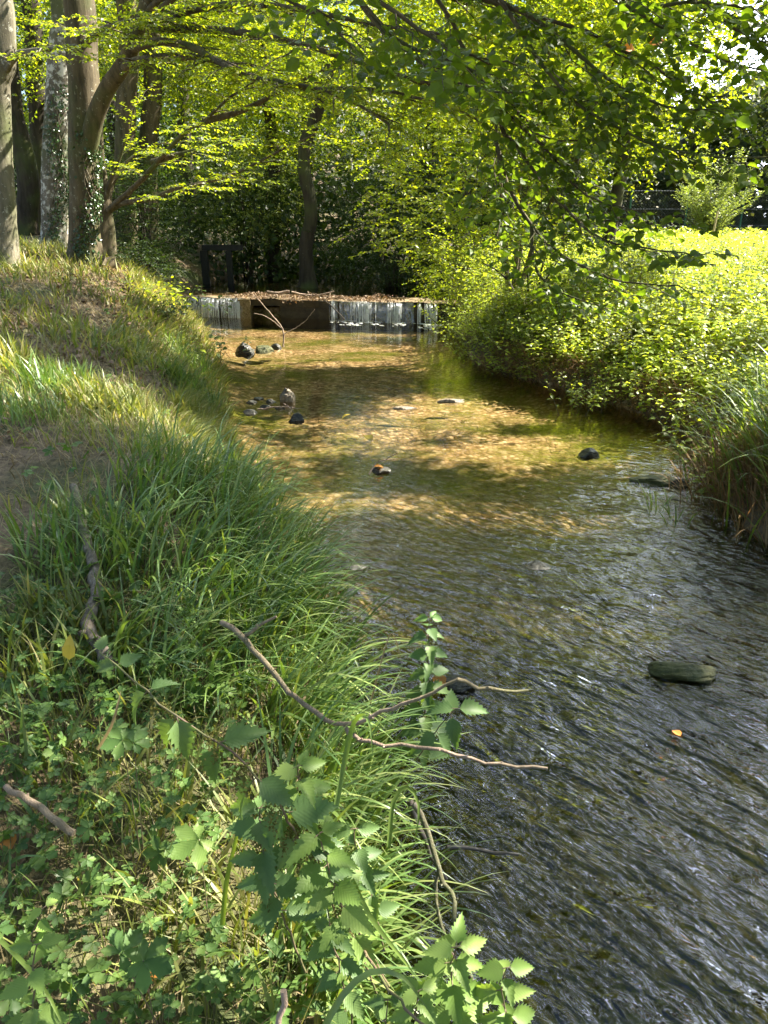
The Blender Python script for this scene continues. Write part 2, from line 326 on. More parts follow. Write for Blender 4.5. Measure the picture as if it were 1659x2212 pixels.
def bed_mat():
    m, t, out = mat('gravel_streambed'); L = t.links.new; tcn = nd(t, 'ShaderNodeTexCoord')
    nw = nd(t, 'ShaderNodeTexNoise', i_Scale=4., i_Detail=3.); L(tcn.outputs['Object'], nw.inputs['Vector'])
    wv = nd(t, 'ShaderNodeMixRGB', blend_type='ADD'); wv.inputs[0].default_value = .12; L(tcn.outputs['Object'], wv.inputs[1]); L(nw.outputs['Color'], wv.inputs[2])
    vo = nd(t, 'ShaderNodeTexVoronoi', i_Scale=20.); L(wv.outputs[0], vo.inputs['Vector'])
    vs = nd(t, 'ShaderNodeSeparateXYZ'); L(vo.outputs['Color'], vs.inputs[0])
    st = ramp(t, vs.outputs[0], [(0, (.15,.10,.05)), (.3, (.25,.17,.09)), (.7, (.36,.25,.14)), (1, (.52,.41,.27))])
    dk = ramp(t, vo.outputs['Distance'], [(.3, (1,1,1)), (.8, (.6,.58,.55))]); mm = nd(t, 'ShaderNodeVectorMath', operation='MULTIPLY'); L(st, mm.inputs[0]); L(dk, mm.inputs[1])
    mp = nd(t, 'ShaderNodeMapping'); mp.inputs['Rotation'].default_value = (0, 0, R(20)); mp.inputs['Scale'].default_value = (.55, 1.0, 1); L(tcn.outputs['Object'], mp.inputs[0])
    n1 = nd(t, 'ShaderNodeTexNoise', i_Scale=1.1, i_Detail=9., i_Roughness=.68); L(mp.outputs[0], n1.inputs['Vector'])
    n2 = nd(t, 'ShaderNodeTexNoise', i_Scale=22., i_Detail=5.); L(wv.outputs[0], n2.inputs['Vector'])
    al = ramp(t, n2.outputs['Fac'], [(.3, (.035,.04,.008)), (.6, (.11,.12,.02)), (.8, (.19,.19,.045))])
    mxx = nd(t, 'ShaderNodeMixRGB'); L(ramp(t, n1.outputs['Fac'], [(.45, (0,0,0)), (.62, (.95,.95,.95))]), mxx.inputs[0]); L(mm.outputs[0], mxx.inputs[1]); L(al, mxx.inputs[2])
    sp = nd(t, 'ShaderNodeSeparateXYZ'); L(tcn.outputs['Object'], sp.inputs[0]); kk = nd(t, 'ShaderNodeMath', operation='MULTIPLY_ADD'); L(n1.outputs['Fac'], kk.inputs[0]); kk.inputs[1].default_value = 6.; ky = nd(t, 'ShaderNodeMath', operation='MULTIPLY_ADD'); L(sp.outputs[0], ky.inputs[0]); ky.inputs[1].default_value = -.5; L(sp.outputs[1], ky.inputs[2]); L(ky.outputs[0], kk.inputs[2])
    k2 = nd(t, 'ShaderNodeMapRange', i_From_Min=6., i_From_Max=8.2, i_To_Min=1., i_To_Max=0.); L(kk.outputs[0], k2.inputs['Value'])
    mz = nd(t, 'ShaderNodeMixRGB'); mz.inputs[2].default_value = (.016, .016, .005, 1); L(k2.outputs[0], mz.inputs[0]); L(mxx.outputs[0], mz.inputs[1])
    pb = nd(t, 'ShaderNodeBsdfPrincipled', i_Roughness=.9); pb.inputs['Specular IOR Level'].default_value = 0.; L(mz.outputs[0], pb.inputs['Base Color'])
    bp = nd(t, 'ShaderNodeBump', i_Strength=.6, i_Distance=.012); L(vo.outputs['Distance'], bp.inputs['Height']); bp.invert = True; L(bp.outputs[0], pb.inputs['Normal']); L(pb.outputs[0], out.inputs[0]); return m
def water_mat(name, near=True, tint=(.92,.89,.78)):
    m, t, out = mat(name); L = t.links.new; tcn = nd(t, 'ShaderNodeTexCoord')
    mq = nd(t, 'ShaderNodeMapping'); mq.inputs['Rotation'].default_value = (0, 0, R(-45)); L(tcn.outputs['Object'], mq.inputs[0])
    mp = nd(t, 'ShaderNodeMapping'); mp.inputs['Scale'].default_value = (1., .40, 1); L(mq.outputs[0], mp.inputs[0])
    n1 = nd(t, 'ShaderNodeTexNoise', i_Scale=7. if near else 5., i_Detail=2., i_Distortion=.7); L(mp.outputs[0], n1.inputs['Vector'])
    n2 = nd(t, 'ShaderNodeTexNoise', i_Scale=24. if near else 14., i_Detail=3., i_Distortion=.5); L(mp.outputs[0], n2.inputs['Vector'])
    sp = nd(t, 'ShaderNodeSeparateXYZ'); L(tcn.outputs['Object'], sp.inputs[0])
    # rough water downstream of the riffle, calm water near the weir
    mr = nd(t, 'ShaderNodeMapRange', i_From_Min=3.4, i_From_Max=6.3, i_To_Min=1., i_To_Max=.06, interpolation_type='SMOOTHSTEP'); 
    k = nd(t, 'ShaderNodeMath', operation='MULTIPLY_ADD'); L(sp.outputs[0], k.inputs[0]); k.inputs[1].default_value = -.55; L(sp.outputs[1], k.inputs[2]); L(k.outputs[0], mr.inputs['Value'])
    b1 = nd(t, 'ShaderNodeBump', i_Distance=.06 if near else .012); L(n1.outputs['Fac'], b1.inputs['Height'])
    b2 = nd(t, 'ShaderNodeBump', i_Distance=.028 if near else .004); L(n2.outputs['Fac'], b2.inputs['Height']); L(b1.outputs[0], b2.inputs['Normal'])
    if near: L(mr.outputs[0], b1.inputs['Strength']); L(mr.outputs[0], b2.inputs['Strength'])
    else: b1.inputs['Strength'].default_value = .35; b2.inputs['Strength'].default_value = .3
    fr = nd(t, 'ShaderNodeFresnel', i_IOR=1.34)
    if near: io = nd(t, 'ShaderNodeMath', operation='MULTIPLY_ADD'); io.inputs[1].default_value = .38; io.inputs[2].default_value = 1.33; L(mr.outputs[0], io.inputs[0]); L(io.outputs[0], fr.inputs['IOR'])
    L(b2.outputs[0], fr.inputs['Normal'])
    tr = nd(t, 'ShaderNodeBsdfTransparent'); tr.inputs[0].default_value = (*tint, 1)
    gl = nd(t, 'ShaderNodeBsdfGlossy', i_Roughness=.012); gl.inputs['Color'].default_value = (1, 1, 1, 1); L(b2.outputs[0], gl.inputs['Normal'])
    ms = nd(t, 'ShaderNodeMixShader'); L(fr.outputs[0], ms.inputs[0]); L(tr.outputs[0], ms.inputs[1]); L(gl.outputs[0], ms.inputs[2]); L(ms.outputs[0], out.inputs[0]); return m
def foam_mat(name, op=.6):
    m, t, out = mat(name); L = t.links.new
    df = nd(t, 'ShaderNodeBsdfDiffuse'); df.inputs[0].default_value = (.92,.93,.94,1); gl = nd(t, 'ShaderNodeBsdfGlossy', i_Roughness=.15); tl = nd(t, 'ShaderNodeBsdfTranslucent'); tl.inputs[0].default_value = (.8,.85,.88,1)
    a = nd(t, 'ShaderNodeMixShader'); a.inputs[0].default_value = .45; L(df.outputs[0], a.inputs[1]); L(tl.outputs[0], a.inputs[2])
    b = nd(t, 'ShaderNodeMixShader'); b.inputs[0].default_value = .25; L(a.outputs[0], b.inputs[1]); L(gl.outputs[0], b.inputs[2])
    tr = nd(t, 'ShaderNodeBsdfTransparent'); c = nd(t, 'ShaderNodeMixShader'); c.inputs[0].default_value = op; L(tr.outputs[0], c.inputs[1]); L(b.outputs[0], c.inputs[2]); L(c.outputs[0], out.inputs[0]); return m
M['foam'] = foam_mat('white_water', .75); M['fall'] = foam_mat('falling_water', .9); M['sheet'] = foam_mat('water_sheet', .25)

# ------------------------------------------------------------------ terrain
LE = np.array([(-6,.3),(0.6,.24),(1.38,.17),(1.86,.14),(2.3,.11),(2.7,.04),(3.18,-.07),(3.86,-.24),(4.58,-.46),(5.35,-.83),(6.39,-1.26),(8.03,-1.6),(8.68,-1.77),(11.4,-2.55),(15.4,-3.75),(16.5,-4.3),(19.2,-4.5),(22,-4.3),(26,-3.6),(60,-3)])
RE = np.array([(-6,3.8),(2,3.3),(3.6,2.95),(4.2,2.72),(4.75,2.55),(5.45,2.62),(6.4,2.95),(7.55,3.17),(8.46,2.75),(9.44,2.25),(10.2,1.8),(11.4,1.34),(15.4,1.25),(16.5,1.2),(19,1.0),(22,.6),(26,0),(60,0)])
def xL(y): return np.interp(y, LE[:, 0], LE[:, 1])-np.interp(y, [0, 1.2, 4.5, 9, 11], [.13, .14, .13, .14, 0])
def xR(y): return np.interp(y, RE[:, 0], RE[:, 1])
WEIR = 15.6
def terrain(x, y):
    x = np.asarray(x, float); y = np.asarray(y, float)
    wl = np.where(y > WEIR+.2-SK*(np.clip(x, -5, 2)-.9), .385, 0.)
    dl = xL(y)-x; dr = x-xR(y)
    dl = dl+.06*noise2(x, y, 3., 1); dr = dr+.06*noise2(x, y, 3., 2)
    PL = np.interp(y, [0,2,4,6,8,11,14,20,60], [.5,.62,.85,1.,1.15,1.3,1.5,1.55,1.6]); WL = np.interp(y, [0,4,6,9,14,30], [.25,.4,.8,1.1,1.0,1.])
    zl = -.1+(PL+.1)*(1-np.exp(-np.maximum(dl, 0)/WL))+.035*noise2(x, y, 1.6)+np.maximum(dl-3, 0)*.015
    PR = np.interp(y, [0,4,8,14,60], [.3,.35,.5,.6,.55]); 
    zr = -.1+(PR+.1)*(1-np.exp(-np.maximum(dr, 0)/.28))+.04*noise2(x, y, 1.)
    mid = np.clip(np.minimum(-dl, -dr), 0, 1.2)
    zb = wl-.10-.10*np.minimum(mid*2, 1)-.08*np.clip((4.5-y)/3, 0, 1)-.025*noise2(x, y, 2.2, 3)
    zb = np.where(y > 24, wl+(y-24)*.3, zb)
    z = np.where(dl > 0, np.maximum(zl, wl-.1), np.where(dr > 0, np.maximum(zr, wl-.1), zb))
    return z
def zt(x, y): return terrain(x, y)
def grid(xs, ys, zf):
    X, Y = np.meshgrid(xs, ys); Z = zf(X, Y); n = len(xs)
    i = np.arange(len(ys)-1)[:, None]*n; j = np.arange(n-1); f = np.stack([i+j, i+j+1, i+n+j+1, i+n+j], -1).reshape(-1, 4)
    return np.stack([X, Y, Z], -1).reshape(-1, 3), f
xs = np.unique(np.round(np.concatenate([np.linspace(-150,-12,24), np.arange(-12,-4,.25), np.arange(-4,4,.055), np.arange(4,12,.25), np.linspace(12,150,24)]), 3))
ys = np.unique(np.round(np.concatenate([np.linspace(-40,-2,12), np.arange(-2,.8,.2), np.arange(.8,8,.06), np.arange(8,26,.12), np.arange(26,60,1.), np.linspace(60,250,16)]), 3))
v, f = grid(xs, ys, terrain)
cen = v[f].mean(1); isbed = (cen[:, 0] > xL(cen[:, 1])-.05) & (cen[:, 0] < xR(cen[:, 1])+.05) & (cen[:, 1] < 24)
g = Geo(); g.add(v, f[~isbed], 0, None, True); o = g.build('ground', [ground_mat()]); tag(o, kind='structure')
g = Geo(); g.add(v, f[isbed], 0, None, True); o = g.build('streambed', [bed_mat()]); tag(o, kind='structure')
# water
def wz(x, y):
    al = .707*x-.707*y; ac = .707*x+.707*y                  # along and across the flow
    wa = al+.10*noise2(x, y, 2.2, 0); wc = ac+.06*noise2(x, y, 3.1, 3)
    a = np.clip(1-(y-.55*x-3.2)/3.0, 0, 1)
    return a*(.0060*noise2(wa*1.3, wc*3.2, 3.0, 1)+.0045*noise2(wa*2.6, wc*6.0, 4.5, 2)+.0010*noise2(wa*6, wc*11, 5., 0))
wx = np.unique(np.round(np.concatenate([np.arange(-5,-.5,.25), np.arange(-.5,3.4,.016), np.arange(3.4,6,.25)]), 4))
wy = np.unique(np.round(np.concatenate([np.arange(-4,.8,.25), np.arange(.8,7,.016), np.arange(7,16.9,.2)]), 4))
v, f = grid(wx, wy, wz); g = Geo(); g.add(v, f, 0, None, True)
tag(g.build('water', [water_mat('stream_water')]), kind='structure')
g = Geo(); v, f = grid(np.arange(-7, 3.1, .5), np.arange(WEIR+.55, 27, .5), lambda x, y: x*0+.398); g.add(v, f); g.skew()
tag(g.build('upper_water', [water_mat('calm_water', False, (.5,.45,.3))]), kind='structure')

# ------------------------------------------------------------------ plants machinery
def leaves_on_twigs(g, P, D, Ln, size, Ts, m=0, gap=.035, tilt=.35, twig_r=.0015, tm=1, droop=.0, stick=True):
    """alternate leaves in a flat spray along each twig"""
    P = np.asarray(P); D = nrm(np.asarray(D)); Ln = np.asarray(Ln); n = len(P)
    if stick: sticks(g, P, P+D*Ln[:, None]-np.array([0, 0, droop])*Ln[:, None], twig_r, tm)
    k = int(max(Ln)/gap); s = (np.arange(k)+.7)*gap
    keep = s[None] < Ln[:, None]
    ii, jj = np.nonzero(keep); pos = P[ii]+D[ii]*s[jj][:, None]; pos[:, 2] -= droop*s[jj]
    side = nrm(np.cross(D, np.array([0, 0, 1.])+1e-4)); sg = np.where(jj % 2, 1., -1.)[:, None]
    A = D[ii]*U(.35, .8, (len(ii), 1))+side[ii]*sg*.9+rng.normal(0, .18, (len(ii), 3)); A[:, 2] -= U(.0, .35, len(ii))
    N = np.array([0, 0, 1.])+rng.normal(0, tilt, (len(ii), 3))
    place_mix(g, Ts, pos, A, N, size*U(.7, 1.2, len(ii)), U(.85, 1.1), m)
def sband(gx, gy):                                  # bands of tree shade lying across the stream
    q = gy+.32*noise2(gx*1.1, gy*.6, 1.2, 1)+.10*gx; sp = noise2(gx*1.6, gy*3.5, 1.2, 2)
    return ((q > 10.2) & (q < 11.6)) | ((q > 8.9) & (q < 10.2) & (gx < -.1+.5*sp)) | ((q > 6.15) & (q < 7.0) & (sp > -.45)) | ((q > 4.55) & (q < 5.35) & (sp > -.5)) | (q < 3.5) | (sp > .62)
def bband(gx, gy):
    q = gy+.45*noise2(gx*.7, gy*.6, 1.2, 0)-.25*(gx+2); sp = noise2(gx*1.8, gy*2.6, 1.2, 3)
    return (q > 3.4) & (q < 4.7) | (q > 6.9) & (q < 8.3) & (sp > -.5) | (q > 10.6) & (q < 12.2) & (sp > -.4) | (sp > .55)
def sunny(P):                                       # sprays whose shadow would fall on the sunlit gravel or bank
    t = P[:, 2]/SUN[2]; gx = P[:, 0]-SUN[0]*t; gy = P[:, 1]-SUN[1]*t; t2 = t-.8/SUN[2]; bx = P[:, 0]-SUN[0]*t2; by = P[:, 1]-SUN[1]*t2
    return (gx > xL(gy)-.2) & (gx < 2.9) & (gy > 3.4) & (gy < 13) & ~sband(gx, gy) | (bx <= xL(by)-.1) & (bx > -5) & (by > 3.8) & (by < 13) & ~bband(bx, by)
def weir_ray(P):
    t = (P[:, 2]-.25)/SUN[2]; gx = P[:, 0]-SUN[0]*t; gy = P[:, 1]-SUN[1]*t
    return (gx > -4.3) & (gx < 1.3) & (gy > 15.9-SK*(gx-.9)-.9) & (gy < 15.9-SK*(gx-.9)+.9)
class Tree:
    def __init__(s, name, label, cat, base, group=None, bark='bark', leaf='hornbeam'):
        s.root = thing(name, label, cat, base, group); s.base = np.asarray(base, float)
        s.tg = Geo(); s.bg = Geo(); s.cg = Geo(); s.tw = [[], [], []]; s.bark = M[bark]; s.leaf = M[leaf]
    def trunk(s, pts, r, flare=1.6, sides=20, fl=.09, step=.2, ph=0.):
        p = smooth_path(pts, step, .006); n = len(p); q = np.arange(n)/(n-1)
        rr = np.interp(q, np.linspace(0, 1, len(r)), r)
        L = np.concatenate([[0], np.cumsum(np.linalg.norm(np.diff(p, axis=0), axis=1))]); rr = rr*(1+(flare-1)*np.exp(-L/.22))
        flf = lambda a, th: 1+fl*(.6*np.sin(3*th+ph+a[:, None]*2)[:, :]+.5*np.sin(5*th[None]+ph*2-a[:, None]*3))+fl*1.8*np.exp(-L/.25)[:, None]*np.sin(5*th[None]+ph)+.02*np.sin(11*th[None]+a[:, None]*25)
        tube(s.tg, p, rr, sides, 0, flf)
    def limb(s, pts, r0, r1, step=.15, sides=7, jit=.004):
        p = smooth_path(pts, step, jit); tube(s.bg, p, np.linspace(r0, r1, len(p)), sides, 0); return p
    def bough(s, pts, r0, r1, sec=.35, slen=1.2, start=.1, twl=.38, tgap=.13, droop=.12, up=0., sides=6):
        p = s.limb(pts, r0, r1, sides=sides); n = len(p); T = nrm(np.gradient(p, axis=0))
        L = np.concatenate([[0], np.cumsum(np.linalg.norm(np.diff(p, axis=0), axis=1))]); tot = L[-1]; d = start*tot; sg = 1
        while d < tot:
            i = min(np.searchsorted(L, d), n-1); t = T[i]; sd = nrm(np.cross(t, [0, 0, 1.])); 
            dr = nrm(t*U(.5, .9)+sd*sg*U(.6, 1)+np.array([0, 0, up+U(-.15, .12)])); ln = slen*(1-.45*d/tot)*U(.6, 1.2)
            m = max(4, int(ln/.12)); a = np.arange(m+1)/m; q = p[i]+dr*a[:, None]*ln; q[:, 2] -= droop*ln*a**2; q[1:] += rng.normal(0, .012, (m, 3))
            tube(s.bg, q, np.linspace(max(.004, r0*.22), .002, m+1), 4, 0, cap=False)
            s.twigs_along(q, twl, tgap); d += sec*U(.7, 1.3); sg = -sg
        s.twigs_along(p[int(n*.5):], twl, tgap*1.2)
    def twigs_along(s, q, twl, tgap):
        L = np.concatenate([[0], np.cumsum(np.linalg.norm(np.diff(q, axis=0), axis=1))]); ds = np.arange(tgap*.7, L[-1], tgap); ds = np.append(ds, L[-1])
        pp = np.stack([np.interp(ds, L, q[:, k]) for k in range(3)], 1); T = nrm(q[-1]-q[0]); sd = nrm(np.cross(T, [0, 0, 1.]))
        sg = np.where(np.arange(len(ds)) % 2, 1., -1.)[:, None]; D = T*U(.5, 1., (len(ds), 1))+sd*sg*.8+rng.normal(0, .15, (len(ds), 3)); D[-1] = T
        s.tw[0].append(pp); s.tw[1].append(D); s.tw[2].append(twl*U(.55, 1.2, len(ds))*np.linspace(1.1, .7, len(ds)))
    def fill(s, n, fn, twl=.4):
        """n loose sprays, positions from fn(n) -> pos, dir"""
        P, D = fn(n); s.tw[0].append(P); s.tw[1].append(D); s.tw[2].append(twl*U(.6, 1.3, len(P)))
    def finish(s, size=.065, Ts=TS, gap=.035, tilt=.4, twig_r=.0018, droop=.08, stick=True):
        if s.tg.n: s.tg.build('trunk', [s.bark], s.root, s.base)
        if s.bg.n: s.bg.build('branches', [s.bark], s.root, s.base)
        if s.tw[0]:
            P_, D_, L_ = np.vstack(s.tw[0]), np.vstack(s.tw[1]), np.concatenate(s.tw[2]); rr_ = rng.random(len(P_))
            q_ = ~((weir_ray(P_) & (rr_ < .88)) | (sunny(P_) & (rr_ < .55) & ((s.base[0] > -4) | (s.base[1] < 8)))); P_, D_, L_ = P_[q_], D_[q_], L_[q_]
            leaves_on_twigs(s.cg, P_, D_, L_, size, Ts, 0, gap, tilt, twig_r, 1, droop, stick)
        if s.cg.n: s.cg.build('crown', [s.leaf, M['twig']], s.root, s.base)
        return s.root
def ell_fn(c, r, hollow=.55, out=.5, lump=.35, floor=-9, k=0):
    c = np.asarray(c, float); r = np.asarray(r, float)
    def fn(n):
        d = nrm(rng.normal(0, 1, (n, 3))); rad = U(hollow, 1, n)**.6
        lum = 1+lump*noise2(d[:, 0]*3+d[:, 2]*2.1, d[:, 1]*3-d[:, 2]*1.7, 1.3, k % 4)
        P = c+d*r*(rad*lum)[:, None]; D = d*out+rng.normal(0, .5, (n, 3)); D[:, 2] = D[:, 2]*.5-.08
        q = P[:, 2] > floor; return P[q], D[q]
    return fn
def box_fn(lo, hi, cond=None, out=(0, 0, 0)):
    lo = np.asarray(lo, float); hi = np.asarray(hi, float)
    def fn(n):
        P = U(0, 1, (n, 3))*(hi-lo)+lo
        cl = noise2(P[:, 0]+.7*P[:, 2], P[:, 1]-1.1*P[:, 2], 1.1, 1)
        q = cl > -.45
        if cond is not None: q &= cond(P)
        P = P[q]; D = rng.normal(0, .6, P.shape)+np.asarray(out); D[:, 2] = D[:, 2]*.35-.12; return P, D
    return fn

# ------------------------------------------------------------------ trees on the left bank
def pl(*a): return [PY(u, v, Y) for u, v, Y in a]
def base_at(u, Y):
    r = ray(u, 540); x = r[0]/r[1]*Y; return np.array([x, Y, float(zt(x, Y))])
def trunk_pts(u0, Y, path, top=None):
    b = base_at(u0, Y); p = [b-[0, 0, .15], b+[0, 0, .05]]+pl(*path)
    if top is not None: p.append(p[-1]+np.array(top))
    return p, b
# pale leftmost trunk
p, b = trunk_pts(2, 12.3, [(2,440,12.3),(-6,300,12.3),(-8,180,12.3),(2,40,12.3)], (.1, 0, 3.5))
T = Tree('hornbeam_tree', 'pale smooth-barked tree cut by the left edge of the photo, nearest the grassy bank', 'tree', b, 'hornbeams on the left bank', 'bark_pale')
T.trunk(p, [.23,.21,.20,.19,.17,.14], 1.4, 28, .05)
T.bough(pl((4,170,12.3),(35,120,12),(60,112,11.8),(110,105,11.5),(165,98,11)), .05, .02, .4, .8)
T.fill(500, ell_fn((b[0]+.3, 12, 7.2), (2.4, 2, 2.2), .3)); T.finish(.07)
# big forked trunk
p, b = trunk_pts(181, 13.8, [(181,400,13.8),(180,300,13.8),(181,210,13.8),(176,90,13.8),(172,0,13.8)], (-.1, 0, 3.))
T = Tree('hornbeam_tree', 'largest trunk on the left bank, forking low with a thick limb leaning right', 'tree', b, 'hornbeams on the left bank')
T.trunk(p, [.25,.24,.23,.235,.21,.19,.15], 1.9, 32, .09)
g0 = smooth_path(pl((188,330,13.7),(205,255,13.6),(232,190,13.5),(262,150,13.3),(285,105,13.1),(305,50,12.9),(330,-40,12.6)), .15, .005)
tube(T.tg, g0, np.linspace(.15, .09, len(g0)), 18, 0, lambda a, th: 1+.06*np.sin(3*th[None]+a[:, None]*3))
T.bough(pl((262,150,13.3),(300,132,12.5),(400,122,11.5),(480,135,10.6),(560,170,10),(660,185,9.4),(750,215,8.9),(840,268,8.6)), .075, .012, .33, 1.3)
T.bough(pl((285,105,13.1),(340,90,12),(420,104,11),(500,150,10.3),(640,190,9.6),(800,192,9),(1000,235,8.4)), .07, .012, .33, 1.3)
T.bough(pl((300,60,12.9),(400,62,12),(520,70,11),(640,92,10),(760,130,9.2),(900,172,8.6),(1060,200,8)), .07, .012, .33, 1.4)
T.bough(pl((300,60,12.9),(420,20,11.8),(560,10,10.6),(700,30,9.6),(850,60,8.8),(1000,80,8)), .065, .012, .33, 1.4)
T.bough(pl((320,0,12.8),(430,-30,11.8),(600,-50,10.6),(800,-40,9.4),(1000,-10,8.4),(1200,50,7.8)), .07, .012, .35, 1.5)
for k in range(7):
    a = pl((300+10*k, 60-30*k, 12.8))[0]; e = a+np.array([2.2+U(0, 3.), -U(.5, 4.), U(-.2, 1.5)]); m = (a+e)/2+[0, 0, .5]
    T.bough([a, m, e], .05, .01, .35, 1.3)
T.bough(pl((175,100,13.8),(230,60,12.8),(330,40,11.5),(420,50,10.8)), .06, .012, .35, 1.2)
T.finish(.07, gap=.034)
# ivy on that trunk
def ivy(label, tp, r, u0, n, zr):
    g = Geo(); p = smooth_path(tp, .05); z = p[:, 2]; zz = zr[0]+(zr[1]-zr[0])*U(0, 1, n)**1.5
    c = np.stack([np.interp(zz, z, p[:, k]) for k in range(3)], 1); th = rng.normal(u0, .45, n)+.5*np.sin(zz*3)
    d = np.stack([np.cos(th), np.sin(th), np.zeros(n)], 1); P = c+d*(r*U(1.0, 1.18, n))[:, None]
    A = rng.normal(0, .5, (n, 3))+[0, 0, -.6]; place_mix(g, TO, P, A, d+rng.normal(0, .35, (n, 3)), U(.035, .06, n), 1.4)
    for k in range(5):
        t0 = u0+U(-.5, .5); q = np.stack([np.interp(np.linspace(zr[0]-.1, zr[1]*.9, 30), z, p[:, j]) for j in range(3)], 1); a = t0+.3*np.sin(np.arange(30)*.4+k)
        q[:, 0] += np.cos(a)*r*1.04; q[:, 1] += np.sin(a)*r*1.04; tube(g, q, .008, 5, 1)
    return tag(g.build('ivy', [M['ivy'], M['twig']], origin=tp[1]), label, 'ivy')
ivy('dark ivy climbing the right side of the big forked trunk', p, .26, -.7, 900, (b[2], b[2]+2.1))
p3, b3 = trunk_pts(120, 16.5, [(118,400,16.5),(120,300,16.5),(127,200,16.5),(132,100,16.5),(136,0,16.5)], (0, 0, 3))
T = Tree('hornbeam_tree', 'tree with white flaking bark standing just behind the big forked trunk', 'tree', b3, 'hornbeams on the left bank', 'bark_white')
T.trunk(p3, [.27,.25,.23,.21,.19,.16], 1.5, 26, .06); T.fill(600, ell_fn((b3[0], 16, 8.5), (3, 2.5, 2.5), .3)); T.finish(.085)
ivy('dark ivy on the white-barked trunk behind the forked tree', p3, .25, -.9, 600, (b3[2]+.2, b3[2]+3.0))
# low multi-stemmed tree sending branches over the water
p, b = trunk_pts(229, 15.2, [(228,480,15.2),(226,450,15.2),(222,400,15.2),(216,350,15.2),(214,250,15.2)])
T = Tree('hornbeam_tree', 'small many-stemmed tree right of the forked trunk with long thin branches reaching right', 'tree', b, 'hornbeams on the left bank')
T.trunk(p, [.20,.17,.12,.09,.07], 1.7, 20, .12)
for P_ in ([(224,455,15.2),(236,400,15.1),(258,340,15),(275,290,15),(300,200,15)], [(228,460,15.2),(300,395,14.4),(340,350,13.8),(400,285,13),(440,262,12.4),(490,215,11.8),(560,170,11)],
           [(232,460,15.2),(262,440,14.9),(330,428,14.2),(380,408,13.6),(430,396,13),(500,378,12.2),(560,348,11.6),(620,318,11.2),(680,290,10.8)],
           [(330,350,14),(400,330,13.4),(450,318,13),(520,300,12.6)], [(440,262,12.4),(520,240,12),(610,195,11.4),(700,150,10.8)], [(232,450,15.2),(250,380,15.4),(300,330,15.6),(350,310,15.6)]):
    T.bough(pl(*P_), .055, .01, .42, .9, .25)
T.finish(.07)
for (u0, Y, path, r, lab) in ((272, 20, [(271,430,20),(270,330,20),(274,200,20),(278,60,20)], .24, 'slim straight trunk behind the many-stemmed tree, its right side sunlit'),
        (322, 20.5, [(322,460,20.5),(321,400,20.5),(318,330,20.5),(326,250,20.5),(330,120,20.5)], .23, 'short dark-and-pale trunk nearest the weir, at the end of the grassy bank'),
        (60, 21, [(62,400,21),(48,320,21),(28,240,21),(15,120,21)], .26, 'dark trunk leaning left in the shade behind the leftmost trees'),
        (92, 24, [(88,380,24),(84,260,24),(75,140,24),(70,30,24)], .26, 'grey trunk seen between the leftmost pale trunk and the white-barked one')):
    p, b = trunk_pts(u0, Y, path, (0, 0, 3))
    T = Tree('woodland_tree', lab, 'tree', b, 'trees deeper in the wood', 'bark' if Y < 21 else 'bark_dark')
    T.trunk(p, [r*1.15, r, r*.95, r*.9, r*.7], 1.5, 18, .06)
    T.fill(900, ell_fn((p[-1][0]+.3, Y+.5, 7.2), (3.2, 2.5, 2.8), .3, k=int(Y))); T.finish(.11, gap=.06, stick=False)
# curved dark trunk beyond the weir
p = [PY(665, 625, 19), *pl((665,605,19),(660,530,19),(672,470,19),(668,420,19),(656,370,19),(660,310,19),(690,230,19),(720,120,19))]
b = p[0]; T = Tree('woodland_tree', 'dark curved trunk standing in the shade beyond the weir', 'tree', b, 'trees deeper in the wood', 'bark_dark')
T.trunk(p, [.2,.17,.16,.15,.14,.13,.12], 1.4, 16, .06)
T.fill(2600, ell_fn((b[0]+1.0, 18.6, 6.6), (4.6, 3.2, 2.7), .25, floor=3.9)); T.finish(.08, gap=.05, stick=False)

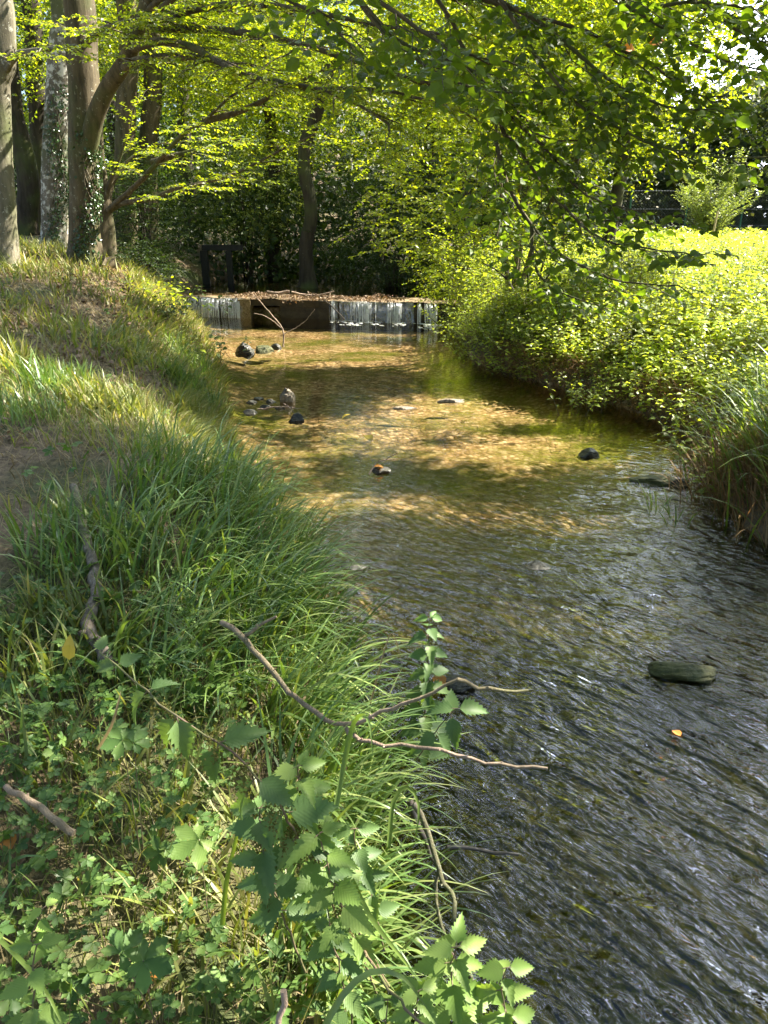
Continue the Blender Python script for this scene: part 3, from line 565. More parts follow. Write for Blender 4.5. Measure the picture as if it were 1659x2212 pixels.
# ------------------------------------------------------------------ tree hanging over the stream from the near left (trunk outside the photo)
b = np.array([-6.2, 6.5, float(zt(-6.2, 6.5))])
T = Tree('overhanging_tree', 'near tree whose thin drooping boughs of broad dark leaves hang across the upper right', 'tree', b, None, 'bark', 'near_leaf')
T.trunk([b-[0, 0, .1], b+[0, 0, .1], b+[.1, 0, 2], b+[.4, -.1, 4], b+[.8, -.2, 6.5]], [.35, .3, .27, .2], 1.6)
hub = np.array([-1.2, 4.6, 5.6])
T.limb([b+[.4, -.1, 3.6], (-4.2, 6, 6.2), hub], .13, .07)
T.limb([hub, (.4, 4.4, 5.7), (2.6, 4.2, 5.9), (4.6, 4.6, 5.6)], .07, .02)
T.limb([hub, (-.8, 3.0, 6.2), (.2, 1.2, 6.6), (1.2, -.6, 6.6)], .07, .02)
lead = {}
NB = [[(760,-60,4.6),(900,-20,4.6),(1048,0,4.6),(1149,33,4.5),(1237,57,4.5),(1294,84,4.4),(1338,106,4.4),(1413,141,4.3),(1457,180,4.3),(1492,202,4.2),(1567,207,4.1)],
 [(760,-20,5),(850,80,5),(929,117,4.9),(1008,136,4.8),(1092,194,4.6),(1149,288,4.5),(1255,304,4.4),(1307,290,4.3)],
 [(980,-80,4.4),(1074,0,4.3),(1136,88,4.2),(1175,145,4.1),(1246,224,4.0),(1303,260,3.9),(1391,304,3.8),(1501,334,3.7),(1659,339,3.6)],
 [(900,-60,4.8),(960,20,4.7),(995,88,4.7),(1061,211,4.6),(1140,286,4.5),(1193,334,4.4),(1237,396,4.3),(1303,440,4.2),(1413,462,4.1)],
 [(1008,136,4.8),(1065,220,4.8),(1072,308,4.8),(1081,396,4.8),(1083,466,4.8)],
 [(1061,211,4.6),(1090,290,4.5),(1114,317,4.5),(1193,422,4.4),(1246,475,4.3),(1303,515,4.2),(1369,532,4.1),(1479,546,4.0)],
 [(1070,300,4.8),(1096,396,4.7),(1149,488,4.6),(1211,550,4.5),(1281,585,4.4),(1347,607,4.3),(1440,618,4.2)],
 [(1149,488,4.6),(1150,560,4.6),(1190,620,4.5),(1260,650,4.4)],
 [(1200,-60,4.),(1347,0,4.),(1435,13,3.9),(1523,4,3.8),(1620,20,3.7)],
 [(1500,-30,4.4),(1545,26,4.4),(1580,57,4.3),(1624,84,4.3),(1680,98,4.2)],
 [(760,-20,5),(820,60,5),(880,110,4.8),(960,170,4.6),(1080,200,4.3),(1180,190,4.1)],
 [(1074,0,4.3),(1180,60,4.2),(1260,130,4.1),(1340,190,4.0),(1440,230,3.9),(1560,240,3.8)],
 [(700,-60,3.6),(800,-10,3.5),(900,60,3.4),(980,110,3.3),(1060,130,3.2)],
 [(1250,-50,4.1),(1370,20,4.0),(1470,80,3.9),(1560,130,3.9),(1640,150,3.8)],
 [(1420,-50,4.6),(1510,10,4.5),(1560,40,4.5),(1600,20,4.4)],
 [(520,-60,3.8),(600,-10,3.7),(680,30,3.6),(760,100,3.5)]]
for q in NB:
    pp = pl(*q); T.bough(pp, .013, .003, .15, .40, .08, .22, .085, .18, 0., 6)
    if q[0][1] < 0: T.limb([(0 + pp[0][0]-.5, 4.4, 5.75), pp[0]+[-.15, 0, .3], pp[0]], .03, .022)
T.finish(.060, TO, .034, .5, .0014, .15)
# separate unseen tree, added to shade the near bank, stream and hanging boughs
def cone_free(P, mrg=.03):                              # keep sprays above the top of the view
    d = P-[0, 0, CAMZ]; fz = d[:, 1]*math.cos(PITCH)-d[:, 2]*math.sin(PITCH); uz = d[:, 1]*math.sin(PITCH)+d[:, 2]*math.cos(PITCH)
    return (fz < .2) | (uz/np.maximum(fz, .2) > .72+mrg) | (np.abs(P[:, 0])/np.maximum(fz, .2) > .56)
b = np.array([6.5, -2.5, .4])
T = Tree('unseen_shade_tree', 'unseen tree added beside the near bank, its leaf sprays placed to cast chosen shade', 'tree', b, None, 'bark', 'near_leaf')
T.trunk([b-[0, 0, .1], b+[0, 0, .1], b+[-.1, 0.1, 3], b+[-.3, .4, 8]], [.32, .28, .25, .15], 1.6)
for a in ((-1, 1.2, 1.2), (-.4, 1.5, 1.6), (-1.5, .4, 1.4), (.3, 1.2, 1.8), (-1.2, -.2, 2)):
    s0 = b+[-.1, .1, 3.2]; T.limb([s0, s0+np.array(a)*1.2, s0+np.array(a)*2.6], .09, .02)
def litf(gx, gy): return ((noise2(gx*1.3, gy*2.0, 1.3, 3) > .30) & (gy < 2.3) & (gx < .5)) | (np.hypot((gx+.45)/.5, (gy-1.25)/.26) < 1) | (np.hypot((gx-.15)/.32, (gy-1.3)/.32) < 1) | (np.hypot((gx+.1)/.3, (gy-1.8)/.25) < 1) | (np.hypot((gx+1.05)/.25, (gy-1.8)/.2) < 1) | (np.hypot((gx-2.0)/.3, (gy-1.9)/.15) < 1)
def lit_ray(P):
    t = (P[:, 2]-.6)/SUN[2]; return litf(P[:, 0]-SUN[0]*t, P[:, 1]-SUN[1]*t)
def shade(P):
    # where the shadow of a spray lands (z about .4) and which water mirrors it to the viewer
    t = (P[:, 2]-.4)/SUN[2]; gx = P[:, 0]-SUN[0]*t; gy = P[:, 1]-SUN[1]*t
    want = (gx < 3.6) & (gx > -3.4) & (gy > -1.5) & (gy < 4.9-.12*gx)
    want &= np.where(gx > .5, P[:, 2] > 5.6, P[:, 2] < 5.4)
    lit = litf(gx, gy)
    k_ = CAMZ/(P[:, 2]+CAMZ); hx = P[:, 0]*k_; hy = P[:, 1]*k_
    mir = (hx > .3) & (hx < 3.2) & (hy > .9) & (hy < 5.0) & (noise2(hx*1.7, hy*1.7, 1.3, 1)+.55*(hx-1.35) > -.05)
    return want & ~lit & cone_free(P) & ~mir
T.fill(24000, box_fn((-1, -1.0, 3.2), (12, 8, 9.5), shade), .45)
def shade3(P):
    t = (P[:, 2]-.0)/SUN[2]; gx = P[:, 0]-SUN[0]*t; gy = P[:, 1]-SUN[1]*t
    band = sband(gx, gy)
    return (gx > -1.6) & (gx < 2.5-.0*gy) & (gy > 3.0) & (gy < 12) & band & cone_free(P)
T.fill(26000, box_fn((2.6, 4, 3.2), (9, 14, 7.5), shade3), .4)
def shade4(P):
    t = (P[:, 2]-.8)/SUN[2]; gx = P[:, 0]-SUN[0]*t; gy = P[:, 1]-SUN[1]*t
    return (gx > -5.5) & (gx < -1.0) & (gy > 3.6) & (gy < 13) & bband(gx, gy) & cone_free(P)
T.fill(14000, box_fn((-3, 4, 3.6), (7, 16, 8.5), shade4), .4)
def dark(hx, hy): return noise2(hx*1.7, hy*1.7, 1.3, 1)+.55*(hx-1.35) < -.05
def shade5(P):
    k_ = CAMZ/(P[:, 2]+CAMZ); hx = P[:, 0]*k_; hy = P[:, 1]*k_
    return (hx > .1) & (hx < 3.2) & (hy > .8) & (hy < 5) & dark(hx, hy) & cone_free(P) & ~lit_ray(P) & ~sunny(P)
T.fill(16000, box_fn((0, 2.2, 4), (7, 11, 7), shade5), .45)  # sprays added where near water would mirror open sky, to darken its reflection
def shade2(P):
    t = (P[:, 2]-3.9)/SUN[2]; gx = P[:, 0]-SUN[0]*t; gy = P[:, 1]-SUN[1]*t; k_ = CAMZ/(P[:, 2]+CAMZ); hx = P[:, 0]*k_; hy = P[:, 1]*k_
    return (gx > 1.) & (gx < 4.2) & (gy > 2.8) & (gy < 5.2) & cone_free(P) & ~sunny(P) & (P[:, 2] > 5) & ~((hx > .3) & (hx < 3.2) & (hy > .9) & (hy < 5.0) & (rng.random(len(P)) < .8))
T.fill(5000, box_fn((2, 2, 5), (11, 8, 9), shade2), .45)
T.fill(3600, box_fn((-2.5, -2, 4.0), (5.5, 4.6, 7.5), lambda P: cone_free(P) & ~lit_ray(P) & ~sunny(P) & (np.hypot(P[:, 0]-1.3, P[:, 1]-1.6) < .56*P[:, 2]) & (np.hypot(P[:, 0], P[:, 1]) > .3)), .45)  # overhead sprays added to cut sky light and reflections at the near bank
T.finish(.085, TO, .06, .5, .002, .1)

# sunlit crown over the right half of the stream
b = np.array([2.1, 12.6, .45])
T = Tree('streamside_tree', 'thin-stemmed leafy tree leaning over the water from the right bank just below the weir', 'tree', b, None, 'bark')
for a in ((-.2, 0, 1.5, -.6, -.3, 3.6), (.15, .1, 1.6, .3, -.2, 4.), (0, -.2, 1.3, -.2, -1.2, 3.2), (.3, -.2, 1.3, 1.0, -.8, 3.4)):
    T.limb([b-[0, 0, .1], b+a[:3], b+np.array(a[3:])], .05, .02)
    T.bough([b+a[:3], b+np.array(a[3:])*.8, b+np.array(a[3:])*1.25], .025, .01, .3, .9)
def crownF(P):
    lo = 1.2+.95*np.clip(P[:, 0]-.9, 0, 9)+.3*np.clip(9-P[:, 1], 0, 3)+.5*np.clip(.8-P[:, 0], 0, 3)
    return (P[:, 2] > lo+.35*noise2(P[:, 0]*2, P[:, 1]*2, 1.5, 3)) & (P[:, 0] < (.345+.042*np.clip(P[:, 2]-2, 0, 3))*P[:, 1]-.05+.25*noise2(P[:, 2]*2, P[:, 1], 1.5, 1))
T.fill(5600, box_fn((-.3, 8.6, 1.0), (6.2, 13.2, 5.8), crownF, (.1, -.4, 0)), .42)
T.finish(.07, TS, .036)
# ------------------------------------------------------------------ shrubs beyond the weir and along the banks
def shrub(name, label, c, r, n, leaf='dark_leaf', size=.07, group=None, gap=.045, stems=7, hollow=.35, cat='shrub', lump=.35, k=0, stick=False, out=.6):
    c = np.asarray(c, float); b = np.array([c[0], c[1], float(zt(c[0], c[1]))]); T = Tree(name, label, cat, b, group, 'bark_dark', leaf)
    for i in range(stems):
        e = c+np.asarray(r)*rng.normal(0, .38, 3); e[2] = c[2]+r[2]*U(.0, .6); T.limb([b+[U(-.15, .15), U(-.15, .15), -.1], (b+e)/2+[0, 0, .15], e], .03, .008, .3, 5)
    T.fill(n, ell_fn(c, r, hollow, out, lump, b[2]+.02, k)); return T.finish(size, gap=gap, stick=stick)
G1 = 'bushes around the pool above the weir'
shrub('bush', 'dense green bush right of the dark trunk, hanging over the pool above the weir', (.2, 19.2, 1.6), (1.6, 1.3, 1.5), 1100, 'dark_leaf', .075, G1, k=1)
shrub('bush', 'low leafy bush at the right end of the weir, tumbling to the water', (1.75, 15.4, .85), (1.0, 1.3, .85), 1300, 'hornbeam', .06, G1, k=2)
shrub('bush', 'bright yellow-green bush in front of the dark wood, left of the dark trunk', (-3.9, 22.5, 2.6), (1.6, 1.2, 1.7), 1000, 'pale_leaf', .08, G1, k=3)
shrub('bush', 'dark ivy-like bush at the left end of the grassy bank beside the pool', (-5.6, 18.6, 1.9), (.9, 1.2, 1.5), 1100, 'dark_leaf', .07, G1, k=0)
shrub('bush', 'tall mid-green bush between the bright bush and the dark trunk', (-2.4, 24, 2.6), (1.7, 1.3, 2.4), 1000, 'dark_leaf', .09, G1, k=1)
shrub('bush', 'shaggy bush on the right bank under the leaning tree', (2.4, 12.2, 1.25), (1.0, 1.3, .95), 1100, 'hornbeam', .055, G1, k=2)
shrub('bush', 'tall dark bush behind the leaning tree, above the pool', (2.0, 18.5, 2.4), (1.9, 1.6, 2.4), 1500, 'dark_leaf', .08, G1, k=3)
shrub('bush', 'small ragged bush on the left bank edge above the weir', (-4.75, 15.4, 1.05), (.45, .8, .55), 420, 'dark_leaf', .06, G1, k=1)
G2 = 'trees of the wood behind the weir'
spec = [(-14,27,6,5,'leaning over the left bank'),(-10,30,6.5,5,'behind the white-barked trunk'),(-6.5,27,5.6,4,'behind the slim straight trunk'),(-3,30,7,5,'left of the dark curved trunk'),(1.2,27,5.8,4.6,'directly behind the dark curved trunk'),(4.6,30,7,4.6,'behind the leaning streamside tree'),(-18,36,8,6,'at the back left of the wood'),(7.8,36,8,4.5,'left of the wire fence')]
for i, (x, y, z, r, lab) in enumerate(spec):
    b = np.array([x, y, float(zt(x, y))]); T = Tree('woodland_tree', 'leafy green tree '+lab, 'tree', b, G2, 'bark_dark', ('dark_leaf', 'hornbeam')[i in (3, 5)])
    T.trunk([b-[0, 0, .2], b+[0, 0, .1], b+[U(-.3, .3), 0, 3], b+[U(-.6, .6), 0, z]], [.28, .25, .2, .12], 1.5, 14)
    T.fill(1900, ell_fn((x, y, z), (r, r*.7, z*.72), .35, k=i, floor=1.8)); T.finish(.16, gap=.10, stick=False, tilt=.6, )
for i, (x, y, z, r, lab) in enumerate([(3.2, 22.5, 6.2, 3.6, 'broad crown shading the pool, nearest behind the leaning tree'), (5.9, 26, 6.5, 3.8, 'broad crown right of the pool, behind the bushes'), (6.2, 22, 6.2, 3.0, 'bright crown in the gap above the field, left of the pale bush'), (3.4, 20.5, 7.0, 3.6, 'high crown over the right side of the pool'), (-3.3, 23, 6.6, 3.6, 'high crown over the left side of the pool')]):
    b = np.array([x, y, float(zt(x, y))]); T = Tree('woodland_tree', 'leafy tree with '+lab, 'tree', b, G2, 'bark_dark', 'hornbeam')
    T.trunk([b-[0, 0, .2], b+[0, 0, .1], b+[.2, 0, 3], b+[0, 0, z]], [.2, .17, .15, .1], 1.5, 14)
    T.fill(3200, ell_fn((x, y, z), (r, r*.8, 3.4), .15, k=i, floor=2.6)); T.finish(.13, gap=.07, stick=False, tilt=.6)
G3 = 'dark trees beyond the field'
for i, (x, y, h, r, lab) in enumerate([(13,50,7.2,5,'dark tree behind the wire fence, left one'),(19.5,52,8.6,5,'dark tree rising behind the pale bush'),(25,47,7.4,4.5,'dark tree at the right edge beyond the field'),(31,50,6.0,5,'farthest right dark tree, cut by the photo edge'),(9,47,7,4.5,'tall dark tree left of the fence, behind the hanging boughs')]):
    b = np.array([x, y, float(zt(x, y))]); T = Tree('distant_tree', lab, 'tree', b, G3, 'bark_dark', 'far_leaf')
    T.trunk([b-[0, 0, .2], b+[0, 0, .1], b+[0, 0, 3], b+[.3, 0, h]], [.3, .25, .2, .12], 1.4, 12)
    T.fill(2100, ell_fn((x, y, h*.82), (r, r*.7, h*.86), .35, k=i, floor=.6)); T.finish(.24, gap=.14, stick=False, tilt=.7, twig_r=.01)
# far wood: one mass nobody could count
g = Geo(); n = 30000; a = U(-1.15, 1.0, n); d = U(54, 70, n)
x = np.sin(a)*d; y = np.cos(a)*d; hh = 9.5+3*noise2(x*.12, y*.1, 2.)-np.clip(x-12, 0, 30)*.06+np.clip(-x, 0, 20)*.5
P = np.stack([x, y, .3+U(0, 1, n)**.8*hh], 1); place_mix(g, TS, P, rng.normal(0, 1, (n, 3)), rng.normal(0, .6, (n, 3))+[0, -.4, .6], U(.7, 1.2, n), 1.3)
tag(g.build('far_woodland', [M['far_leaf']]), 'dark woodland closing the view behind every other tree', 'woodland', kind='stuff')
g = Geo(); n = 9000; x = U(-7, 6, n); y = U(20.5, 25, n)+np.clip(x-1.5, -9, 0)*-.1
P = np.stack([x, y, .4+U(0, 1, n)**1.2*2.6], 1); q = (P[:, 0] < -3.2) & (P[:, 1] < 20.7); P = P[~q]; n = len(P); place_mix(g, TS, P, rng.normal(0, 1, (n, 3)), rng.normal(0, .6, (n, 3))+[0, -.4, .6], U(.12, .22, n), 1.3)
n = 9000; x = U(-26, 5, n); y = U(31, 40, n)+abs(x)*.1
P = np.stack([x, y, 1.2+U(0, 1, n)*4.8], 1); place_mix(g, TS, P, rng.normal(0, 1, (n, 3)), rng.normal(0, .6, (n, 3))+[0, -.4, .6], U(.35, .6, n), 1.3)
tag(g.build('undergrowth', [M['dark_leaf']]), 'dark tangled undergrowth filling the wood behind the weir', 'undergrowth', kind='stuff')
# pale bush with its stake, fence
c = PY(1540, 440, 35); b = np.array([c[0], 35, .5])
T = Tree('pale_bush', 'pale silvery-green vase-shaped bush in the open field by the fence', 'bush', b, None, 'bark', 'pale_leaf')
for i in range(34):
    a = U(0, 6.28); s_ = U(.3, 1.0); e = b+np.array([math.cos(a)*2.1*s_, math.sin(a)*1.6*s_, U(2.4, 4.0)*(1.12-.28*s_)]); q = [b, b+(e-b)*[.35, .35, .5], e]
    pq = T.limb(q, .03, .006, .4, 4); T.twigs_along(pq[1:], .6, .09)
T.finish(.11, TS, .05, .8, .003, .0, False)
c = PY(1542, 492, 33); g = Geo(); p0 = np.array([c[0], 33, .45]); tube(g, [p0, p0+[.01, 0, .9], p0+[.05, 0, 1.75]], [.05, .048, .045], 8)
tag(g.build('wooden_stake', [M['stake']], origin=p0), 'pale wooden stake standing right of the pale bush', 'stake')
F0 = np.array([6.5, 42.0]); F1 = np.array([24., 44.]); FZ = .5; FH = 2.75
fr = thing('wire_fence', 'green-posted chain-link fence across the far side of the field', 'fence', (F0[0], F0[1], FZ))
fo = np.array([F0[0], F0[1], FZ]); fd = F1-F0; flen = np.linalg.norm(fd); fu = fd/flen
def fp(s_, z): return np.stack([F0[0]+fu[0]*s_, F0[1]+fu[1]*s_, FZ+z+0*s_], -1)
g = Geo(); sp_ = np.arange(-FH, flen, .16)
for sg in (1, -1):
    a0 = np.clip(sp_, 0, flen); z0 = (a0-sp_); a1 = np.clip(sp_+FH, 0, flen); z1 = a1-sp_
    if sg < 0: z0, z1 = FH-z0, FH-z1
    sticks(g, fp(a0, z0), fp(a1, z1), .009)
g.build('mesh', [M['wire']], fr, fo)
for z in (.08, .95, 1.8, 2.7):
    g = Geo(); tube(g, fp(np.array([0, flen]), np.array([z, z])), .018, 5); g.build('rail', [M['wire']], fr, fo)
for s_ in np.arange(.3, flen, 3.2):
    g = Geo(); s1 = np.array([s_, s_]); tube(g, fp(s1, np.array([-.3, FH+.1])), .05, 8); g.build('post', [M['green_paint']], fr, fo)

# ------------------------------------------------------------------ weir
wr = thing('weir', 'low mossy concrete weir across the stream with a dark square outlet', 'weir', (-1.6, WEIR, 0)); wo_ = np.array([-1.6, WEIR, 0.])
def rough_box(lo, hi, n=24, amp=.03, seed=0):
    g = Geo(); lo = np.array(lo, float); hi = np.array(hi, float); r_ = np.random.default_rng(seed)
    nx = max(2, int((hi[0]-lo[0])/.08)); ny = max(2, int((hi[1]-lo[1])/.12)); nz = max(2, int((hi[2]-lo[2])/.08))
    for ax in range(3):
        o2 = [k for k in range(3) if k != ax]; cn_ = [nx, ny, nz]
        A_, B_ = np.meshgrid(np.linspace(lo[o2[0]], hi[o2[0]], cn_[o2[0]]+1), np.linspace(lo[o2[1]], hi[o2[1]], cn_[o2[1]]+1))
        for e in (lo[ax], hi[ax]):
            V = np.zeros(A_.shape+(3,)); V[..., o2[0]] = A_; V[..., o2[1]] = B_; V[..., ax] = e; V = V.reshape(-1, 3)
            nn = np.stack([noise2(V[:, 1]*3+V[:, 2]*4, V[:, 0]*.7+V[:, 2]*5, 2., 0), noise2(V[:, 0]*3+V[:, 2]*4, V[:, 2]*5+V[:, 1], 2., 1), noise2(V[:, 0]*4, V[:, 1]*4, 1.5, 2)], 1)
            V = V+nn*amp*np.array([.3, 1, .6]); n_ = A_.shape[1]; i = np.arange(A_.shape[0]-1)[:, None]*n_; j = np.arange(n_-1); g.add(V, np.stack([i+j, i+j+1, i+n_+j+1, i+n_+j], -1).reshape(-1, 4), 0, None, True)
    return g
xa, xb = -2.72, -2.25     # dark outlet
rough_box((-5.0, WEIR, -.3), (xa-.25, WEIR+.9, .36), seed=1).skew().build('wall', [M['concrete']], wr, wo_)
rough_box((xb+.02, WEIR+.03, -.3), (1.9, WEIR+.9, .36), seed=2).skew().build('wall', [M['concrete']], wr, wo_)
rough_box((xa-.25, WEIR-.02, .25), (xb+1.1, WEIR+.9, .38), seed=3, amp=.035).skew().build('lintel', [M['concrete']], wr, wo_)
g = Geo(); box(g, (xa-.3, WEIR+.85, -.3), (xb+.1, WEIR+.95, .37)); g.skew().build('back_wall', [M['black_steel']], wr, wo_)
rough_box((-3.15, WEIR-.12, -.2), (xa-.15, WEIR+.3, .37), seed=4, amp=.05).skew().build('mossy_pier', [M['moss']], wr, wo_)
# silt shelf
v, f = grid(np.arange(-4.9, 1.9, .06), np.arange(WEIR-.02, WEIR+1.1, .06), lambda x, y: .386+.02*noise2(x*3, y*3, 2.)+.03*np.clip(noise2(x, y*.4, 1.2, 1), 0, 1)); g = Geo(); g.add(v, f, 0, None, True); g.skew().build('silt_shelf', [M['ledge']], wr, wo_)
def waterfall(label, x0, x1, n, dens):
    g = Geo(); xs_ = np.arange(x0, x1, .012); kk_ = 8; cc = np.linspace(0, 1, kk_)
    X_, C_ = np.meshgrid(xs_, cc); yy = WEIR-.045-.10*np.sqrt(C_)-.012*noise2(X_*30, C_*2, 1.)-.01*noise2(X_*9, C_, 1.5, 1); zz = .402-.41*C_
    nn_ = len(xs_); i_ = np.arange(kk_-1)[:, None]*nn_; j_ = np.arange(nn_-1); keep = (noise2(xs_[:-1]*4, xs_[:-1]*0+1, 1.6, 1) > -.25) & (noise2(xs_[:-1]*22, xs_[:-1]*0, 1.6, 2) > -.55)
    ff = np.stack([i_+j_, i_+j_+1, i_+nn_+j_+1, i_+nn_+j_], -1)[:, keep].reshape(-1, 4); g.add(np.stack([X_, yy, zz], -1).reshape(-1, 3), ff, 1, None, True)
    x = U(x0, x1, n); x = x+.05*np.sin(x*9)
    h = .395; k = 8; s_ = np.linspace(0, 1, k)
    for xi in x:
        if noise2(np.array(xi*3), np.array(2.), 2.) < -dens: continue
        wd = U(.004, .013); f0 = U(0, .5) if rng.random() < .5 else 0; f1 = U(f0+.15, 1) if rng.random() < .6 else 1
        ss = f0+(f1-f0)*s_; off = U(.0, .05)
        y = WEIR-.03-off-.12*np.sqrt(ss+.001)*U(.7, 1.2); z = h-.40*ss; y[0] += .1*(f0 == 0)
        jx = np.cumsum(rng.normal(0, .003, k))
        ww = wd*(.6+.6*rng.random(k)); V = np.concatenate([np.stack([xi+jx-ww/2, y, z], 1), np.stack([xi+jx, y-.006, z], 1), np.stack([xi+jx+ww/2, y, z], 1)])
        i = np.arange(k-1); g.add(V, np.concatenate([np.stack([i, i+k, i+k+1, i+1], 1), np.stack([i+k, i+2*k, i+2*k+1, i+k+1], 1)]), 0, None, True)
    return tag(g.skew().build('waterfall', [M['fall'], M['sheet']], origin=(x0, WEIR, 0)), label, 'waterfall', 'curtains of water over the weir')
waterfall('short white curtain of water left of the dark outlet', -4.25, -3.05, 260, .25)
waterfall('long broken white curtain of water on the right half of the weir', -1.15, 1.1, 420, .15)
g = Geo()
def blobs(n, x0, x1, y0, y1, s0, s1):
    for i in range(n):
        x = U(x0, x1); y = y1-(y1-y0)*rng.random()**1.6; s_ = U(s0, s1); th = np.arange(8)/8*6.283; r_ = s_*(1+.25*rng.normal(0, 1, 8))
        top = np.array([[x, y, s_*.35]]); V = np.vstack([np.stack([x+r_*1.8*np.cos(th), y+r_*.8*np.sin(th), np.full(8, -.005)], 1), np.stack([x+r_*1.1*np.cos(th), y+r_*.5*np.sin(th), np.full(8, s_*.28)], 1), top])
        j = np.arange(8); j2 = (j+1) % 8; g.add(V, np.stack([j, j2, j2+8, j+8], 1), 0, None, True); g.add(V, np.stack([j+8, j2+8, np.full(8, 16)], 1), 0, None, True)
for k_ in range(13): x_ = U(-4.1, -3.1); blobs(rng.integers(5, 22), x_-.1, x_+.1, WEIR-U(.35, 1.1), WEIR-.12, .008, .026)
for k_ in range(26): x_ = U(-1.1, 1.1); blobs(rng.integers(5, 22), x_-.12, x_+.12, WEIR-U(.35, 1.2), WEIR-.12, .008, .028)
tag(g.skew().build('foam', [M['foam']]), 'white foam where the water lands below the weir', 'foam', kind='stuff')
# sluice frame in the dark
sg_ = thing('sluice_frame', 'black timber sluice frame standing in the shade left above the weir', 'sluice', PY(465, 600, 20)); so_ = PY(465, 600, 20)
def pbox(name, u0, v0, u1, v1, Y, th):
    a = PY(u0, v1, Y); c = PY(u1, v0, Y); g = Geo(); box(g, (a[0], Y, a[2]), (c[0], Y+th, c[2])); return g.build(name, [M['black_steel']], sg_, so_)
pbox('beam', 436, 529, 522, 541, 20, .2); pbox('post', 494, 541.5, 499, 640, 20, .12); pbox('post', 440, 541.5, 447, 640, 20, .12)

# ------------------------------------------------------------------ right bank nettle bed
def plants(g, x, y, h, K, ls, Ts, lean=.12, m=0, tm=1, z=None):
    n = len(x); z = zt(x, y) if z is None else z; B = np.stack([x, y, z-.02], 1)
    ld = rng.normal(0, lean, (n, 2)); Tp = B+np.stack([ld[:, 0]*h, ld[:, 1]*h, h], 1); sticks(g, B, Tp, .004, tm)
    ls = np.broadcast_to(ls, (n,)); kk = np.arange(K); fr_ = .22+.78*((kk+.6)/K)**.85; a0 = U(0, 6.28, n)
    for k in kk:
        p = B+(Tp-B)*fr_[k]; sz = ls*(1.05-.62*abs(fr_[k]-.62)/.62)*(1 if fr_[k] < .93 else .7)
        for s_ in (0, np.pi):
            a = a0+k*1.57+s_+rng.normal(0, .3, n); A = np.stack([np.cos(a), np.sin(a), U(-.55, .25, n)+(.5 if k == K-1 else 0)], 1)
            N = np.array([0, 0, 1.])+rng.normal(0, .24, (n, 3)); q = rng.random(n) < .92
            place_mix(g, Ts, p[q]+.02*A[q], A[q], N[q], sz[q]*U(.7, 1.2, int(q.sum())), 1., m)
def scatter(n, x0, x1, y0, y1, cond):
    x = U(x0, x1, n); y = U(y0, y1, n); q = cond(x, y); return x[q], y[q]
vis = lambda x, y, m=.6: (abs(x) < .53*y*.98+m+.25) 
g = Geo()
x, y = scatter(6500, 1, 9.5, 5.2, 12.5, lambda x, y: vis(x, y) & (x-xR(y) > .12+.0*x) & ~((x < xR(y)+.35) & (y < 6.3)))
d = x-xR(y); h = np.clip(.22+.33*d, .2, .95)*U(.7, 1.2, len(x)); h = h*(1+.45*noise2(x, y*1.3, 1.5, 2)); plants(g, x, y, h, 7, .075+.04*rng.random(len(x)), TO, .22)
x, y = scatter(9000, 1, 8, 5.4, 15.3, lambda x, y: vis(x, y) & (x-xR(y) > -.08) & (x-xR(y) < .5))
plants(g, x, y, U(.25, .55, len(x)), 6, .075, TO, .6)
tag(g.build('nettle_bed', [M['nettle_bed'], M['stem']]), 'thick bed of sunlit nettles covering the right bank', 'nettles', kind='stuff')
g = Geo(); x, y = scatter(9000, .5, 22, 12.5, 30, lambda x, y: vis(x, y, 1.5) & (x-xR(y) > .3) & (y < 16.5+.35*x))
plants(g, x, y, U(.75, 1.1, len(x)), 5, .13, TS, .14, z=zt(x, y)-.02)
x, y = scatter(6500, 6, 30, 20, 41, lambda x, y: vis(x, y, 3)); plants(g, x, y, U(.5, .9, len(x)), 3, .24, TS, .14)
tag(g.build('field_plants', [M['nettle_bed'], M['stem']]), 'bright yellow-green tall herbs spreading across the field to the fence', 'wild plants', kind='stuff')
g = Geo(); n = 5200; y = U(5.8, 11, n); x = xR(y)+U(-.05, .28, n); blades(g, np.stack([x, y, zt(x, y)], 1), rng.normal(-1.5, .8, n), U(.15, .4, n), U(.3, 1., n), U(.5, 1.8, n), .006, 4)
tag(g.build('bank_edge_grass', [M['reed_dry']]), 'dry grass hanging under the nettles along the right waterline', 'grass', kind='stuff')
def sprig(label, P, h, n, ls, leaf, spread=.25, Ts=TN, K=5, name='nettle_sprig'):
    g = Geo(); P = np.asarray(P, float); x = P[0]+rng.normal(0, spread, n); y = P[1]+rng.normal(0, spread, n); plants(g, x, y, U(.6, 1., n)*h, K, ls, Ts, .3, z=np.full(n, P[2]))
    return tag(g.build(name, [M[leaf], M['stem']], origin=P), label, 'plant')
sprig('small leafy sprig hanging over the water at the foot of the right bank', G(1270, 885), .42, 16, .075, 'nettle_bed', .16, TO)
sprig('short green sprig poking out under the right bank near the weir side', G(1140, 822), .3, 8, .07, 'nettle_bed', .12, TO)

